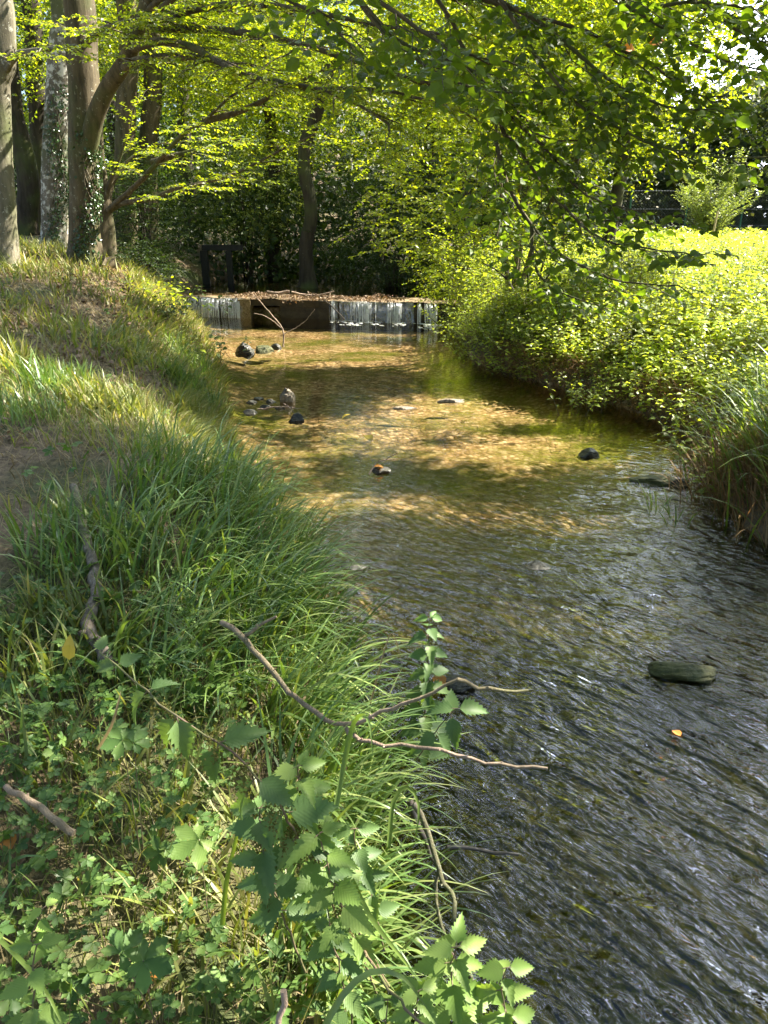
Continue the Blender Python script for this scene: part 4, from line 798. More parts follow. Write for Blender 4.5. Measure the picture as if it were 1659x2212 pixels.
# reeds on the right
def reed(label, c, r, n, H, aim, nd_, seed=0):
    c = np.asarray(c, float); T = thing('reed_clump', label, 'reeds', c, 'reed clumps on the right waterline')
    P = c+np.stack([rng.normal(0, r, n), rng.normal(0, r, n), np.zeros(n)], 1); P[:, 2] = zt(P[:, 0], P[:, 1])-.02
    g = Geo(); blades(g, P, aim+rng.normal(0, 1.1, n), U(.6, 1.15, n)*H, U(0, .45, n), U(.4, 1.9, n), U(.014, .028, n), 8); g.build('blades', [M['reed']], T, c)
    P = c+np.stack([rng.normal(0, r, nd_), rng.normal(0, r, nd_), np.zeros(nd_)], 1); P[:, 2] = np.maximum(zt(P[:, 0], P[:, 1]), 0)-.02
    g = Geo(); blades(g, P, aim+rng.normal(0, 1.2, nd_), U(.2, .6, nd_)*H, U(.0, .8, nd_), U(.2, 1.6, nd_), U(.005, .011, nd_), 5); g.build('dead_stalks', [M['reed_dry']], T, c)
reed('large arching reed clump with straw-brown base, left-most of the two on the right waterline', (2.98, 5.35, .1), .22, 130, 1.05, -1.2, 1300)
reed('reed clump cut by the right edge of the photo, in front of the other', (3.05, 4.75, .1), .2, 120, 1.0, -1.3, 1200)
reed('reed clump standing behind the straw-brown one, deeper in the bank', (3.7, 5.9, .3), .3, 130, 1.1, -1., 400)
for i, (u, v_) in enumerate(((1415, 1090), (1275+180, 1120))):
    p = G(u, v_); g = Geo(); n = 9; P = np.repeat(p[None], n, 0)+rng.normal(0, .05, (n, 3))*[1, 1, 0]-[0, 0, .05]
    blades(g, P, U(0, 6.28, n), U(.2, .38, n), U(.1, .7, n), U(.5, 1.8, n), .01, 6)
    tag(g.build('water_grass', [M['reed']], origin=p), ('thin pale grass tuft rising from the shallows left of the reeds', 'bent grass tuft in the water right beside the reed clump')[i], 'grass tuft')

# ------------------------------------------------------------------ left bank grass
def bank_pts(n, y0, y1, d0, d1, cond=None, pw=1.):
    y = U(y0, y1, n); d = d0+(d1-d0)*U(0, 1, n)**pw; x = xL(y)-d; q = vis(x, y, .3)
    if cond is not None: q &= cond(x, y, d)
    x, y = x[q], y[q]; return np.stack([x, y, zt(x, y)-.01], 1)
g = Geo()
for (n, y0, y1, H, W_, seg) in ((20000, 1.0, 3.2, .13, .0045, 3), (26000, 3.2, 7, .17, .0075, 3), (15000, 7, 17, .22, .021, 3)):
    P = bank_pts(n, y0, y1, .0, 7.5, lambda x, y, d: noise2(x, y, 1.3, 2)+.8*noise2(x*5, y*4, 1.3, 0) >(.05+.3*(y > 4.5))-.6*rng.random(len(x))); k = len(P)
    blades(g, P, U(0, 6.28, k), H*U(.5, 1.5, k), U(0, .5, k), U(.2, 1.5, k), W_*U(.7, 1.3, k), seg)
tag(g.build('bank_grass', [M['lawn']]), 'short patchy grass covering the left bank', 'grass', kind='stuff')
g = Geo()
for (n, y0, y1, H, W_, seg) in ((20000, 1.0, 3.4, .10, .0036, 3), (22000, 3.4, 7.5, .15, .006, 3), (16000, 7.5, 15, .2, .013, 2)):
    P = bank_pts(n, y0, y1, .0, 7.5, lambda x, y, d: noise2(x, y, 1.1, 0) > -.3-.5*rng.random(len(x))); k = len(P)
    blades(g, P+[0, 0, .0], U(0, 6.28, k), H*U(.5, 1.5, k), U(.5, 1.5, k), U(.1, .8, k), W_*U(.7, 1.3, k), seg)
tag(g.build('dry_thatch', [M['straw']]), 'matted straw-coloured dead grass between the green patches of the left bank', 'dry grass', kind='stuff')
g = Geo(); P = bank_pts(22000, 1, 17, .1, 8, lambda x, y, d: noise2(x, y, 1.0, 3)+.4*noise2(x*4, y*3, 1.2, 0) > .15-.3*(y > 6)); k = len(P)
place_mix(g, TO, P+np.stack([np.zeros(k), np.zeros(k), U(.015, .06, k)], 1), rng.normal(0, 1, (k, 3))*[1, 1, .3], rng.normal(0, .4, (k, 3))+[0, 0, 1], U(.03, .055, k)*(1+P[:, 1]*.06))
tag(g.build('leaf_litter', [M['litter']]), 'brown fallen leaves scattered over the left bank', 'fallen leaves', kind='stuff')
# tall tufts
def tuft(name, label, c, n, H, r, az=None, saz=1.5, wd=.006, leaf='tussock', bend=(.4, 1.9), lean=(0, .5), seg=7, cat='grass tuft', group=None):
    c = np.array([c[0], c[1], float(zt(c[0], c[1]))]); rr = r*np.sqrt(U(0, 1, n)); a = U(0, 6.28, n); x = c[0]+rr*np.cos(a); y = c[1]+rr*np.sin(a)
    P = np.stack([x, y, zt(x, y)-.01], 1); hd = U(0, 6.28, n) if az is None else az+rng.normal(0, saz, n)
    g = Geo(); blades(g, P, hd, H*U(.45, 1.15, n), U(lean[0], lean[1], n), U(bend[0], bend[1], n), wd*2.1*U(.4, 1.3, n), seg); return tag(g.build(name, [M[leaf]], origin=c), label, cat, group)
GT = 'sedge tussocks along the left waterline'
# big sedge tussocks (heads flop towards the water = +x, slightly towards the camera)
tus = [(-.62, 4.35, 900, .52, .30, 'sedge tussock farthest up the near left waterline, beside the bright fringe'), (-.95, 3.75, 900, .50, .32, 'sedge tussock just left of the farthest waterline one'), (-.42, 3.45, 1000, .55, .30, 'tall sedge tussock spilling over the water beyond the forked branch'),
       (-.75, 2.95, 900, .50, .32, 'sedge tussock behind the upper stub of the forked branch'), (-.26, 2.75, 1000, .55, .26, 'glossy sedge tussock combed over towards the water above the forked branch'), (-.55, 2.3, 700, .45, .28, 'sedge tussock under the thick end of the forked branch'),
       (-.08, 2.2, 900, .52, .22, 'sedge tussock hanging over the waterline under the branch fork'), (-.0, 1.75, 800, .48, .18, 'sedge tussock drooping over the edge beside the dark wet sticks'), (.02, 1.38, 620, .42, .15, 'sedge tussock nearest the photographer at the water edge')]
for (x, y, n, H, r, lab) in tus: tuft('sedge_tussock', lab, (x-.16, y), int(n*.42), H, r, 1.75, .95, .0062, 'tussock', (.6, 2.1), (.0, .6), 8, 'sedge', GT)
GB = 'bright grass tufts on the open left bank'
tf = [((-3.15, 6.1), 420, .34, 'tall bright grass tuft by the left photo edge'), ((-2.5, 5.55), 420, .32, 'bright grass tuft right of the one at the left edge'), ((-2.0, 5.3), 380, .30, 'bright grass tuft in the middle of the left bank'),
      ((-2.35, 4.7), 330, .24, 'shaded grass tuft at mid left above the lichened branch'), ((-1.75, 6.9), 300, .3, 'grass tuft on the lip of the slope below the dirt streak'), ((-2.05, 7.9), 420, .34, 'lush drooping grass tuft at the foot of the slope by the pool rocks'),
      ((-1.95, 2.75), 300, .26, 'grass tuft at the left photo edge beside the lichened branch'), ((-1.35, 3.0), 330, .3, 'grass tuft just right of the lichened branch top'), ((-1.2, 2.3), 300, .3, 'light green upright grass tuft beside the yellow leaf'), ((-2.5, 9.6), 380, .36, 'grass tuft halfway up the waterside slope')]
tf += [((-.75, 1.75), 90, .26, 'sparse grass tuft in the ground cover left of the nettles'), ((-.95, 1.35), 80, .22, 'thin grass tuft at the bottom left among the five-fingered leaves'), ((-.45, 1.5), 110, .3, 'long loose grass tuft under the bright nettle leaves'), ((-1.15, 1.8), 100, .24, 'grass tuft beside the reddish stem at the left edge'), ((-.3, 1.15), 110, .26, 'straggling grass tuft at the bottom centre')]
for i, (c, n, H, lab) in enumerate(tf): tuft('grass_tuft', lab, c, n, H, .28, None, 1, .0055 if c[1] < 5 else .008, ('lawn', 'tussock')[i % 2], (.2, 1.5), (0, .5), 6, 'grass tuft', GB)
g = Geo(); n = 5500; y = U(4.9, 7.6, n); d = U(-.05, .5, n); x = xL(y)-d; blades(g, np.stack([x, y, zt(x, y)-.01], 1), rng.normal(1.6, .7, n), U(.1, .26, n), U(.3, .9, n), U(.3, 1.4, n), .012, 4)
y = U(7.6, 15.3, 5500); x = xL(y)-U(-.05, 1.3, 5500); q = noise2(x*3, y*2, 1.4, 1) > -.5; x, y = x[q], y[q]; n = len(x); blades(g, np.stack([x, y, zt(x, y)-.01], 1), rng.normal(1.6, .9, n), U(.10, .32, n)*(.6+.8*rng.random(n)**2), U(.3, .9, n), U(.3, 1.4, n), .022, 4)
tag(g.build('fringe_grass', [M['lawn']]), 'bright soft grass hanging over the left waterline', 'grass', kind='stuff')
sprig('broad-leaved green plant at the foot of the left bank just below the weir', (-4.0, 12.6, .6), .6, 24, .12, 'hornbeam', .35, TO, 6, 'bank_plant')
sprig('leafy plant trailing from the left bank beside the dark pool rocks', (-2.75, 10.4, .15), .55, 26, .09, 'pale_leaf', .3, TO, 5, 'bank_plant')
sprig('dark leafy plant on the upper slope of the left bank near the weir', (-3.2, 11.6, .55), .5, 22, .10, 'dark_leaf', .35, TO, 5, 'bank_plant')
# broad weeds among the grass
g = Geo(); P = bank_pts(1500, 2.6, 12, .2, 6, lambda x, y, d: noise2(x, y, 1.7, 1) > .1); k = len(P); TC = T_cinque()
place(g, TC, P+np.stack([np.zeros(k), np.zeros(k), U(.04, .12, k)], 1), rng.normal(0, 1, (k, 3))*[1, 1, .25], rng.normal(0, .35, (k, 3))+[0, -.15, 1], U(.03, .05, k))
tag(g.build('bank_weeds', [M['cinque']]), 'small leafy weeds dotted among the left bank grass', 'weeds', kind='stuff')
# creeping cinquefoil carpet in the foreground
g = Geo(); P = bank_pts(3000, .85, 2.75, .12, 2.0, lambda x, y, d: (noise2(x, y, 2.6, 1) > -.55) & (y < 2.75-.25*rng.random(len(x))) & ((d > .45) | (y < 1.3))); k = len(P); hgt = U(.05, .17, k)
Q = P+np.stack([rng.normal(0, .02, k), rng.normal(0, .02, k), hgt], 1); sticks(g, P, Q, .0012, 1)
place(g, TC, Q, rng.normal(0, 1, (k, 3))*[1, 1, .25], rng.normal(0, .38, (k, 3))+[0, -.2, 1], U(.014, .026, k)*(1+1.1*rng.random(k)**3), U(.9, 1.1, k))
tag(g.build('cinquefoil_carpet', [M['cinque'], M['stem']]), 'creeping five-fingered leaves carpeting the near left ground', 'ground cover', kind='stuff')
def rosette(label, u, v_, t, s_, leaf='cinque', n=3):
    c = PT(u, v_, t); g = Geo(); zz = float(zt(c[0], c[1])); 
    for i in range(n):
        q = c+np.array([rng.normal(0, s_*.5*(i > 0)), rng.normal(0, s_*.5*(i > 0)), -.01*i]); tube(g, [[c[0]+U(-.02, .02), c[1]+.03, min(zz, c[2])-.02], q], [.0016, .001], 5, 1)
        place(g, TC, q[None], rng.normal(0, 1, (1, 3))*[1, 1, .1], np.array([[.1*i, -.55, .9]]), s_)
    return tag(g.build('cinquefoil_leaf', [M[leaf], M['stem']], origin=c), label, 'leaf plant')
rosette('large pale five-fingered leaf caught by the sun left of the nettles', 430, 1815, 1.62, .066, 'nettle_young', 1)
rosette('dark green five-fingered leaf beside the drooping nettle stem', 265, 1600, 1.7, .05, 'cinque', 2)
rosette('big shaded five-fingered leaf low in the left corner', 310, 2075, 1.42, .06, 'cinque', 2)

# ------------------------------------------------------------------ foreground nettles
def nettle(label, pts, leafs, r=.0032, leaf='nettle', flowers=(), group='nettles in the foreground', stemcol='stem'):
    """pts: stem path (u,v,depth); leafs: (fraction along stem, side -1/1, size, droop, turn)"""
    p = smooth_path([PT(*a) for a in pts], .03, .0015); b = p[0]; T = thing('nettle_plant', label, 'nettle', b, group)
    g = Geo(); tube(g, p, np.linspace(r, r*.45, len(p)), 7); g.build('stem', [M[stemcol]], T, b)
    g = Geo(); tg = nrm(np.gradient(p, axis=0)); n = len(p)
    for (fr_, a, sz, dz, fc) in leafs:
        sz = sz*.90
        i = int(min(fr_, 1)*(n-1)); t = tg[i]; A = np.array([math.cos(a), math.sin(a)*.8, dz]); A = nrm(A); pet = p[i]+A*sz*.18
        tube(g, [p[i], pet], [.0014, .001], 5, 1); N = np.array([0, -.55*fc, 1.-.3*fc])+rng.normal(0, .12, 3); k = rng.integers(0, 4)
        place(g, TN[k], pet[None], A[None], N[None], sz, U(.78, .95))
    g.build('leaves', [M[leaf], M[stemcol]], T, b)
    if flowers:
        g = Geo()
        for fr_ in flowers:
            i = int(fr_*(n-1))
            for s_ in range(5):
                a = U(0, 6.28); e = p[i]+[.025*math.cos(a), .025*math.sin(a), -U(.03, .07)]; q = smooth_path([p[i], (p[i]+e)/2+[.008*math.cos(a), .008*math.sin(a), .004], e], .006)
                k = 40; j = rng.integers(1, len(q), k); P = q[j]+rng.normal(0, .0035, (k, 3)); place_mix(g, TS, P, rng.normal(0, 1, (k, 3)), rng.normal(0, 1, (k, 3)), .005, 1.8)
        g.build('flowers', [M['flower']], T, b)
    return T
def pairs(fs, s0, s1, a0=.3, dz=-.45, fc=1.):
    o = []
    fs = sorted(list(fs)+[(a_+b_)/2 for a_, b_ in zip(fs[:-1], fs[1:])])
    for k, f_ in enumerate(fs):
        q = k/max(1, len(fs)-1); sz = s0+(s1-s0)*q; a = a0+k*1.57
        o += [(f_, a+U(-.25, .25), sz*U(.9, 1.1), dz*(1-q*.7)+U(-.15, .15), fc), (f_, a+math.pi+U(-.25, .25), sz*U(.9, 1.1), dz*(1-q*.7)+U(-.15, .15), fc)]
    return o
nettle('long nettle stem leaning up to the left with drooping dark leaves and flower strings',
       [(840,2130,1.75),(740,1960,1.6),(655,1830,1.45),(600,1735,1.36),(500,1625,1.3),(380,1548,1.26),(290,1470,1.27),(215,1410,1.3)],
       [(.42, .1, .085, -.3, 1), (.42, 3.3, .075, -1.2, .6), (.52, .4, .085, -.25, 1), (.53, 3.6, .08, -1.4, .5), (.62, .15, .095, .05, 1), (.62, 3.4, .09, -1.5, .4), (.66, 1.2, .06, -.4, 1), (.72, -.3, .085, -.7, .8), (.72, 3.5, .085, -1.2, .5), (.80, .2, .085, .25, 1), (.80, 4.2, .08, -1.6, .3), (.87, 3.6, .07, -1.5, .4), (.88, 5.2, .075, -1.2, .4), (.93, 3.3, .07, -1.1, .4), (.94, .4, .05, .3, .6), (.98, 3.0, .05, -.2, .8), (.99, .6, .045, .2, .8), (1, 1.6, .04, .4, .8)],
       .0035, 'nettle', (.5, .58, .66, .74, .82, .9))
nettle('upright nettle with pointed mid-green leaf whorl beside the leaning stem', [(660,2100,1.75),(600,1950,1.6),(570,1850,1.5),(562,1745,1.42)], pairs((.45, .62, .78, .9, 1.), .085, .07, .1, -.2)+[(1, .8, .05, .4, .8), (1, 4, .05, .4, .8)], .003, 'nettle', (.6, .8))
nettle('bright sunlit nettle top above the others, yellowish leaves', [(760,2080,1.75),(700,1900,1.58),(660,1760,1.45),(642,1655,1.38)], pairs((.5, .66, .8, .92, 1.), .075, .055, .5, -.15)+[(1, 1, .035, .5, .8)], .003, 'nettle_young', (.7, .85))
nettle('nettle with large veined pale leaves in the middle of the foreground', [(820,2160,1.8),(755,2000,1.62),(715,1890,1.5),(690,1800,1.42)], pairs((.4, .58, .74, .88, 1.), .09, .075, .9, -.25)+[(1, .3, .05, .3, .9)], .003, 'nettle_young', (.6,))
nettle('smaller nettle right of the veined one, over the hanging grass', [(830,2050,1.8),(800,1930,1.68),(775,1850,1.6),(765,1790,1.55)], pairs((.4, .65, .85, 1.), .07, .055, .2, -.2), .0026, 'nettle')
nettle('shaded nettle low among the grass, below the veined one', [(770,2250,1.75),(740,2120,1.65),(715,2010,1.58),(705,1950,1.55)], pairs((.35, .6, .8, 1.), .075, .06, .8, -.3), .0028, 'nettle')
nettle('tall dark nettle standing upright against the water above the forked twig', [(905,1640,2.75),(915,1560,2.72),(925,1450,2.7),(928,1335,2.68)], pairs((.15, .3, .45, .58, .70, .8, .9, 1.), .115, .06, .2, -.35)+[(1, .8, .04, .5, .9)], .003, 'nettle', (.4, .6))
nettle('short nettle shoot with four broad leaves hanging at the twig tips over water', [(900,1640,2.4),(950,1570,2.3),(985,1530,2.24)], [(1, 0, .10, .0, 1), (1, 3.4, .09, .1, 1), (.97, 4.9, .10, -.9, .6), (.97, 1.5, .08, .5, .8), (.6, 3.6, .08, -.8, .6), (.6, 5.6, .09, -.9, .6), (.3, 3.3, .06, -.3, 1)], .0026, 'nettle')
nettle('nettle at the bottom by the water with bright upward leaves', [(1010,2320,1.75),(985,2180,1.62),(975,2100,1.55),(985,2045,1.5)], pairs((.5, .72, .88, 1.), .085, .07, .2, -.1)+[(1, 1.3, .06, .7, .8)], .003, 'nettle_young')
nettle('nettle shoot nearest the bottom right, dark against the water', [(1140,2380,1.75),(1115,2240,1.66),(1085,2160,1.6),(1095,2090,1.56)], pairs((.45, .7, .86, 1.), .08, .06, .1, -.2), .003, 'nettle_young')
nettle('pale nettle crown at the bottom centre beside the bramble stem', [(900,2340,1.65),(895,2240,1.55),(900,2170,1.5),(905,2140,1.47)], pairs((.45, .7, .88, 1.), .07, .055, .7, -.1), .003, 'nettle_young')
nettle('low nettle at the very bottom with small serrated leaves', [(820,2340,1.65),(830,2240,1.56),(838,2160,1.52)], pairs((.4, .7, 1.), .06, .05, .2, -.2), .0026, 'nettle')
nettle('yellowing leafy plant in the bottom left corner', [(60,2330,1.45),(70,2200,1.38),(75,2090,1.34),(80,2040,1.33)], pairs((.5, .75, 1.), .06, .05, .4, -.3), .003, 'nettle_young', (), None)
nettle('small round-leaved yellow plant above the bottom left corner one', [(60,2080,1.6),(75,2010,1.55),(95,1960,1.52)], pairs((.4, .75, 1.), .05, .04, 1.0, -.5), .002, 'nettle_young', (), None)
# long loose blades crossing the nettles
def arc_blade(label, pts, w_, leaf='tussock', name='tall_grass'):
    p = smooth_path([PT(*a) for a in pts], .03); n = len(p); t = nrm(np.gradient(p, axis=0)); sd = nrm(np.cross(t, nrm(p-[0, 0, CAMZ]))); q = np.linspace(0, 1, n)
    ww = w_*np.clip(1.03-q**2.5, .03, 1)[:, None]; dn = nrm(np.cross(sd, t))*ww*.18
    g = Geo(); V = np.concatenate([p-sd*ww/2, p+dn, p+sd*ww/2]); i = np.arange(n-1); uv = np.stack([np.repeat([0, .5, 1], n), np.tile(q, 3)], 1)
    g.add(V, np.concatenate([np.stack([i, i+n, i+n+1, i+1], 1), np.stack([i+n, i+2*n, i+2*n+1, i+n+1], 1)]), 0, uv, True); return tag(g.build(name, [M[leaf]], origin=p[0]), label, 'grass blade', 'long single grass blades')
arc_blade('broad bent grass blade looping over the fork of the twig', [(725,1750,1.9),(745,1640,1.9),(765,1560,1.88),(785,1545,1.85),(800,1570,1.83),(805,1640,1.82)], .014)
arc_blade('broad grass blade arching from the left toward the bottom of the nettles', [(690,2240,1.35),(740,2150,1.35),(800,2100,1.36),(870,2110,1.38),(930,2190,1.4)], .012)
arc_blade('pale looping grass blade over the dark stick', [(840,1830,1.8),(850,1730,1.82),(880,1700,1.82),(905,1740,1.8),(895,1830,1.78)], .011, 'reed')
arc_blade('straight green blade slanting at bottom centre', [(760,1900,1.5),(800,1980,1.5),(860,2060,1.5),(900,2110,1.5)], .010, 'reed')
arc_blade('long curved blade in the bottom left, below the yellow plant', [(0,2030,1.45),(60,2090,1.42),(110,2160,1.4),(150,2250,1.38)], .009, 'reed')
arc_blade('wide bright blade standing left of the nettles', [(480,2000,1.7),(490,1900,1.66),(512,1800,1.62),(520,1700,1.6)], .011, 'reed')
arc_blade('thin curved straw blade with seed head over the nettle leaves', [(210,1620,1.5),(240,1570,1.46),(255,1520,1.45),(262,1490,1.45)], .006, 'straw')
arc_blade('thin grass stalk with seeds hanging over the water', [(800,1520,2.6),(835,1390,2.6),(850,1370,2.6),(870,1440,2.58)], .006, 'straw')

# ------------------------------------------------------------------ branches and sticks
def branch(name, label, paths, r0, r1, m='dead_wood', stubs=0, cat='branch', group=None, sides=9):
    P0 = paths[0][0]; g = Geo(); org = None
    for i, q in enumerate(paths):
        pts = [a if isinstance(a, np.ndarray) else PT(*a) for a in q]; p = smooth_path(pts, .04, .0038); org = p[0] if org is None else org
        a, b_ = (r0, r1) if i == 0 else (r0*.6, r1); rr = np.linspace(a, b_, len(p))*(1+rng.normal(0, .05, len(p))); tube(g, p, rr, sides, 0)
        for k in range(stubs):
            j = rng.integers(2, len(p)-2); d = rng.normal(0, 1, 3); d[2] = abs(d[2]); d = nrm(d); tube(g, [p[j], p[j]+d*rr[j]*1.9], [rr[j]*.55, rr[j]*.4], 6)
    return tag(g.build(name, [M[m]], origin=org), label, cat, group)
def gp(u, v_, dz=.02):        # point on the left bank under a photo position
    t = 1.2
    for _ in range(400):
        q = PT(u, v_, t)
        if q[2] < float(zt(q[0], q[1]))+dz: break
        t += .01
    return q
def onbank(*a, dz=.03): return [gp(u, v_, dz) for u, v_ in a]
branch('fallen_branch', 'lichened dead branch lying in the grass left of the sedge', [onbank((158,1052),(172,1090),(182,1150),(200,1220),(206,1290),(192,1345),(212,1392),(242,1440), dz=.13)], .019, .024, stubs=3)
branch('forked_branch', 'pale forked dead branch reaching out of the sedge over the water', [[(478,1345,2.55),(520,1372,2.5),(545,1400,2.46),(590,1450,2.4),(640,1505,2.34),(700,1553,2.28),(745,1567,2.24),(800,1550,2.2),(870,1520,2.15),(935,1498,2.12),(988,1468,2.1)],
       [(988,1468,2.1),(1030,1488,2.1),(1085,1490,2.1),(1142,1492,2.1)], [(745,1567,2.24),(765,1590,2.22),(800,1603,2.2),(870,1606,2.17),(950,1622,2.14),(1050,1648,2.1),(1120,1656,2.08),(1183,1660,2.06)], [(528,1374,2.5),(560,1352,2.47),(597,1332,2.45)]], .0105, .0042, 'pale_wood', 7)
branch('dark_stick', 'long dark stick sloping down the bank edge into the near water', [[(893,1735,2.2),(925,1795,2.18),(945,1870,2.15),(962,1910,2.1),(985,1950,2.05),(982,1990,2.0),(1000,2050,1.95),(1030,2140,1.9)], [(947,1880,2.15),(940,1930,2.12),(955,2000,2.05),(990,2090,1.98)]], .009, .005, 'dead_wood', 4)
branch('wet_stick', 'black wet stick beside the long dark one, half in the water', [[(885,1730,2.4),(905,1790,2.38),(930,1850,2.36),(965,1900,2.34)], [(965,1830,2.4),(1040,1838,2.42),(1120,1846,2.42)]], .012, .005, 'wet_wood', 1)
branch('red_stem', 'reddish dead stem in the ground cover at the left edge', [[(12,1698,1.55),(45,1715,1.55),(85,1742,1.55),(130,1778,1.55),(160,1800,1.55)]], .006, .008, 'pale_wood', 2, 'stem')
branch('bramble_stem', 'dark red bramble stem curving out at the bottom centre', [[(780,2020,1.7),(800,2085,1.55),(840,2140,1.45),(880,2180,1.4),(940,2230,1.38)]], .0035, .0025, 'stem', 10, 'stem')
branch('dry_stalk', 'pale broken stalk standing at the bottom centre', [[(600,2260,1.3),(604,2200,1.3),(612,2140,1.3)]], .005, .006, 'pale_wood', 0, 'stalk')
W = lambda u, v_, z=.02: G(u, v_, z)
branch('drift_twig', 'thin forked twig sticking up from the middle of the stream', [[W(797,1025), W(812,1000,.1), PT(835,992,6.4), PT(862,990,6.4)], [PT(835,992,6.4), PT(860,978,6.3)]], .006, .003, 'pale_wood', 0, 'twig')
b0 = W(612, 750); branch('bare_twig', 'bare branching twig standing in the pool before the weir', [[b0, b0+[0, 0, .3], b0+[-.25, .1, .6], b0+[-.5, .2, .85]], [b0+[0, 0, .3], b0+[-.25, 0, .5], b0+[-.45, 0, .55]], [b0+[0, 0, .2], b0+[.35, 0, .4], b0+[.55, 0, .62]]], .014, .005, 'pale_wood', 2, 'twig')
b0 = W(630, 893); branch('drift_twigs', 'small tangle of twigs lodged on the dark stone in the shallows', [[b0+[-.4, .1, .02], b0+[-.1, .05, .06], b0+[.15, 0, .05]], [b0+[-.12, .25, .05], b0+[-.02, .0, .07], b0+[.05, -.15, .03]]], .010, .004, 'pale_wood', 1, 'twig')
yb = WEIR+.45+.7
def wp(u, v_, Y=yb): return PY(u, v_, Y)
branch('weir_stick', 'thick pale stick lying on top of the weir', [[wp(577,631), wp(600,633), wp(625,630)]], .035, .03, 'pale_wood', 1, 'stick')
branch('weir_branch', 'long pale branch stranded across the middle of the weir', [[wp(630,631), wp(660,637), wp(690,637), wp(722,629)], [wp(685,637), wp(705,642), wp(730,645)]], .025, .012, 'pale_wood', 2, 'stick')
branch('weir_stick', 'thin dark stick leaning down the weir face right of the outlet', [[wp(690,641,WEIR+.6), wp(715,660,WEIR+.2), wp(745,690,WEIR-.15)]], .018, .01, 'wet_wood', 2, 'stick')
branch('weir_twig', 'small upright twig on the right part of the weir top', [[wp(806,646), wp(808,638), wp(812,632)], [wp(808,640), wp(822,636)]], .012, .008, 'pale_wood', 0, 'twig')
g = Geo(); n = 2600; P = np.stack([U(-3.1, -.0, n)+rng.normal(0, .25, n), WEIR+U(-.12, .8, n), np.full(n, .40)], 1); P[:, 2] += .10*np.clip(noise2(P[:, 0]*2, P[:, 1]*2, 1.5), 0, 1)+.02*rng.random(n); q = P[:, 1] < WEIR; P[q, 2] -= U(0, 1, int(q.sum()))*.25*np.clip(noise2(P[q, 0]*3, P[q, 1], 2.), 0, 1)
place_mix(g, TO, P, rng.normal(0, 1, (n, 3))*[1, 1, .4], rng.normal(0, .5, (n, 3))+[0, -.2, 1], U(.025, .07, n)); g.skew(); tag(g.build('weir_debris', [M['litter']]), 'heap of brown leaves caught on the middle of the weir', 'debris', kind='stuff')

# ------------------------------------------------------------------ stones
def rock(label, u, v_, w_, h_, m='rock', z=0, jag=.22, dep=.8, name='rock', group='stones in the stream'):
    c = W(u, v_, z); t = np.linalg.norm(c-[0, 0, CAMZ]); rx = w_*K/F*t/2
    nu, nv = 28, 16; th = np.arange(nu)/nu*6.283; ph = np.linspace(-.5, 1.57, nv); V = []
    for p_ in ph:
        for t_ in th: V.append((math.cos(p_)*math.cos(t_), math.cos(p_)*math.sin(t_), math.sin(p_)))
    V = np.array(V); sd = u*.1; pn = nrm(rng.normal(0, 1, (13, 3))*[1, 1, .8]); pd = U(.62, .98, 13); dd = np.maximum(V@pn.T, 1e-3); nn = np.minimum((pd/dd).min(1), 1.15)*(1+.5*jag*noise2(V[:, 0]*3+sd, V[:, 1]*3+V[:, 2]*3, 1.5))
    V = V*nn[:, None]*np.array([rx, rx*dep, h_])+c; i = np.arange(nv-1)[:, None]*nu; j = np.arange(nu); j2 = (j+1) % nu
    g = Geo(); g.add(V, np.stack([i+j, i+j2, i+nu+j2, i+nu+j], -1).reshape(-1, 4), 0, None, False); return tag(g.build(name, [M[m]], origin=c), label, 'stone', group)
rock('large dark angular stone at the left of the pool below the weir', 528, 762, 46, .14, 'rock', 0, .35)
rock('low flat mossy stone just right of the large dark pool stone', 570, 757, 50, .07, 'rock_moss')
rock('small dark stone at the foot of the bare twig', 598, 752, 22, .07)
rock('pointed brown stone standing alone in the left shallows', 619, 866, 34, .15, 'rock_pale', 0, .3)
rock('small flat dark stone at the left shallows edge', 541, 892, 28, .04)
rock('round blackish stone under the tangle of twigs', 641, 908, 32, .07)
rock('flat pale stone barely breaking the surface in mid stream', 876, 882, 56, .02, 'rock_pale', 0, .2, .4)
rock('long flat pale stone right of the other pale one', 972, 867, 60, .035, 'rock_pale', 0, .2, .4)
rock('dark wet stone splitting the current on the right', 1272, 984, 44, .06)
rock('flat brown mossy stone against the reed clump', 1425, 1040, 110, .05, 'rock_moss', 0, .25, .6)
rock('black wet stone at the right end of the flat mossy one', 1465, 1048, 40, .05)
rock('large mossy stone in the fast water at the right', 1485, 1455, 140, .06, 'rock_moss', -.005, .25, .5)
rock('dark flat stone awash in the middle of the riffle', 1165, 1222, 60, .02)
rock('small stone with orange leaves under the twig, in mid stream', 820, 1018, 46, .035)
rock('dark stone below the tall nettle, wrapped by white water', 985, 1482, 80, .04, 'rock', 0, .25, .6)
rock('thin dark stone just under the bank sedge', 760, 1222, 60, .02)
for (u, v_, lab) in ((560,862,'little wet stone at the top left of the cluster beside the left bank grass'),(575,880,'little wet stone lowest in the middle of the cluster by the left bank grass'),(585,868,'little wet stone at the upper right of the cluster by the left bank grass'),(604,882,'little wet stone nearest the pointed brown stone'),(542,870,'little wet stone touching the left bank grass')): rock(lab, u, v_, U(14, 26), .03, 'rock', 0, .3, .7, 'small_stone', 'cluster of little stones')
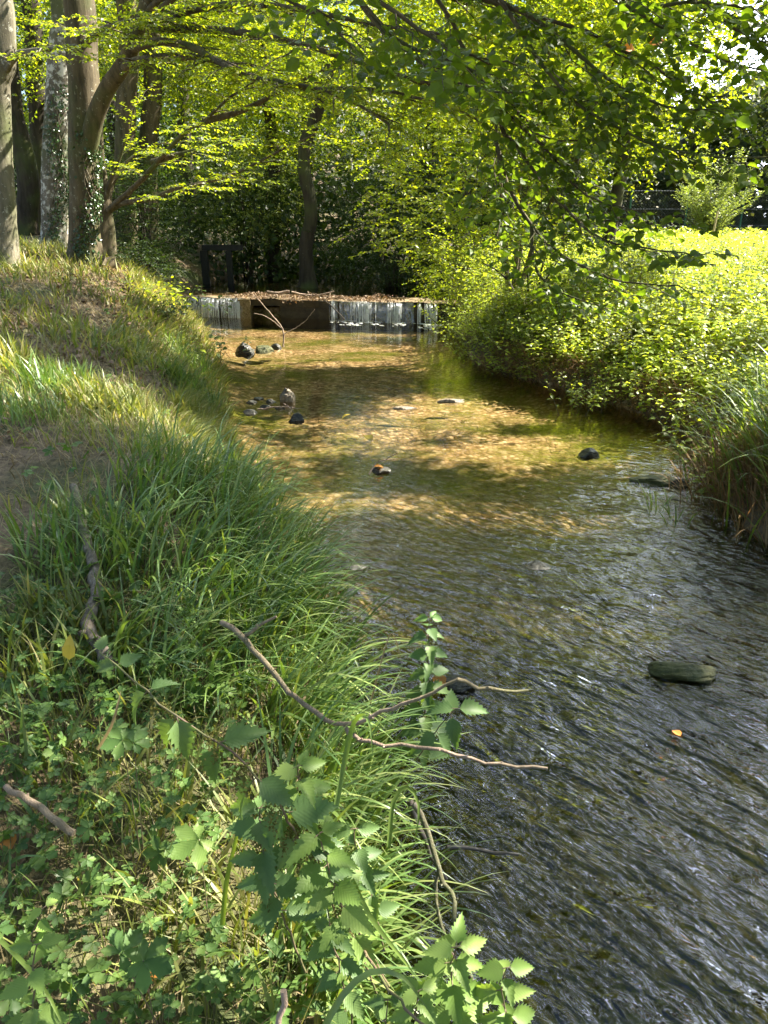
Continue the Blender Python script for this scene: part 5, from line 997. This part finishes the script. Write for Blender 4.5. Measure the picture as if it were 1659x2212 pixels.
# leaves that can be told apart
def single_leaf(label, P, s_, m, N=(0, -.3, 1), A=None, name='fallen_leaf', wdt=1.2):
    g = Geo(); A = rng.normal(0, 1, 3)*[1, 1, .1] if A is None else np.array(A, float); place(g, T_ovate(.12, .15), np.zeros((1, 3)), A[None], np.array(N, float)[None], s_, wdt); o = g.build(name, [M[m]]); o.location = P; return tag(o, label, 'fallen leaf')
single_leaf('pointed yellow leaf stuck upright in the grass beside the lichened branch', PT(150,1425,1.75), .065, 'yellow', (.2, -1, .2), (.15, 0, 1), wdt=.75)
single_leaf('orange curled leaf on the ground at the left edge', gp(25,1835,.04), .06, 'orange', (0, -.6, .8))
single_leaf('brown curled leaf right beside the orange one', gp(55,1855,.03), .05, 'litter', (0, -.5, .8))
single_leaf('dark orange leaf in the ground cover at the bottom left', gp(305,2115,.03), .06, 'orange', (0, -.5, .8))
single_leaf('yellow leaf floating in mid stream', W(790,940,.012), .14, 'yellow', (0, 0, 1))
single_leaf('small yellow-green leaf floating by the drift twigs', W(738,905,.012), .11, 'yellow', (0, 0, 1))
single_leaf('orange leaf resting on the little mid-stream stone', W(828,1010,.04), .09, 'orange', (0, 0, 1))
single_leaf('reddish leaf plastered on the stone below the tall nettle', W(962,1478,.045), .09, 'orange', (0, -.2, 1))
single_leaf('pale yellow leaf on the fast water near the right edge', W(1470,1590,.02), .05, 'orange', (0, 0, 1))
single_leaf('bright orange dead leaf cluster hanging in the upper right boughs', PT(1400,92,4.2), .10, 'orange', (0, -1, .4), (1, 0, .1), 'hanging_leaf')
single_leaf('second orange hanging leaf, left of the bright one', PT(1345,103,4.2), .08, 'orange', (0, -1, .4), (1, 0, -.2), 'hanging_leaf')
# water-weed streamers under the surface
g = Geo(); n = 5200; x, y = U(-1.6, 3.2, n), U(4.2, 9.5, n); q = (x > xL(y)+.2) & (x < xR(y)-.2) & (noise2(x, y*1.6, 1.6, 3) > .15); x, y = x[q], y[q]; n = len(x)
blades(g, np.stack([x, y, zt(x, y)], 1), rng.normal(2.4, .35, n), U(.12, .35, n), U(1.1, 1.45, n), U(-.05, .2, n), U(.004, .010, n), 4)
m_, t_, out_ = mat('water_weed'); pb_ = nd(t_, 'ShaderNodeBsdfPrincipled', i_Roughness=.6); pb_.inputs['Base Color'].default_value = (.07, .085, .012, 1); t_.links.new(pb_.outputs[0], out_.inputs[0])
tag(g.build('water_weed', [m_]), 'dark green weed streaming under the clear water', 'water weed', kind='stuff')
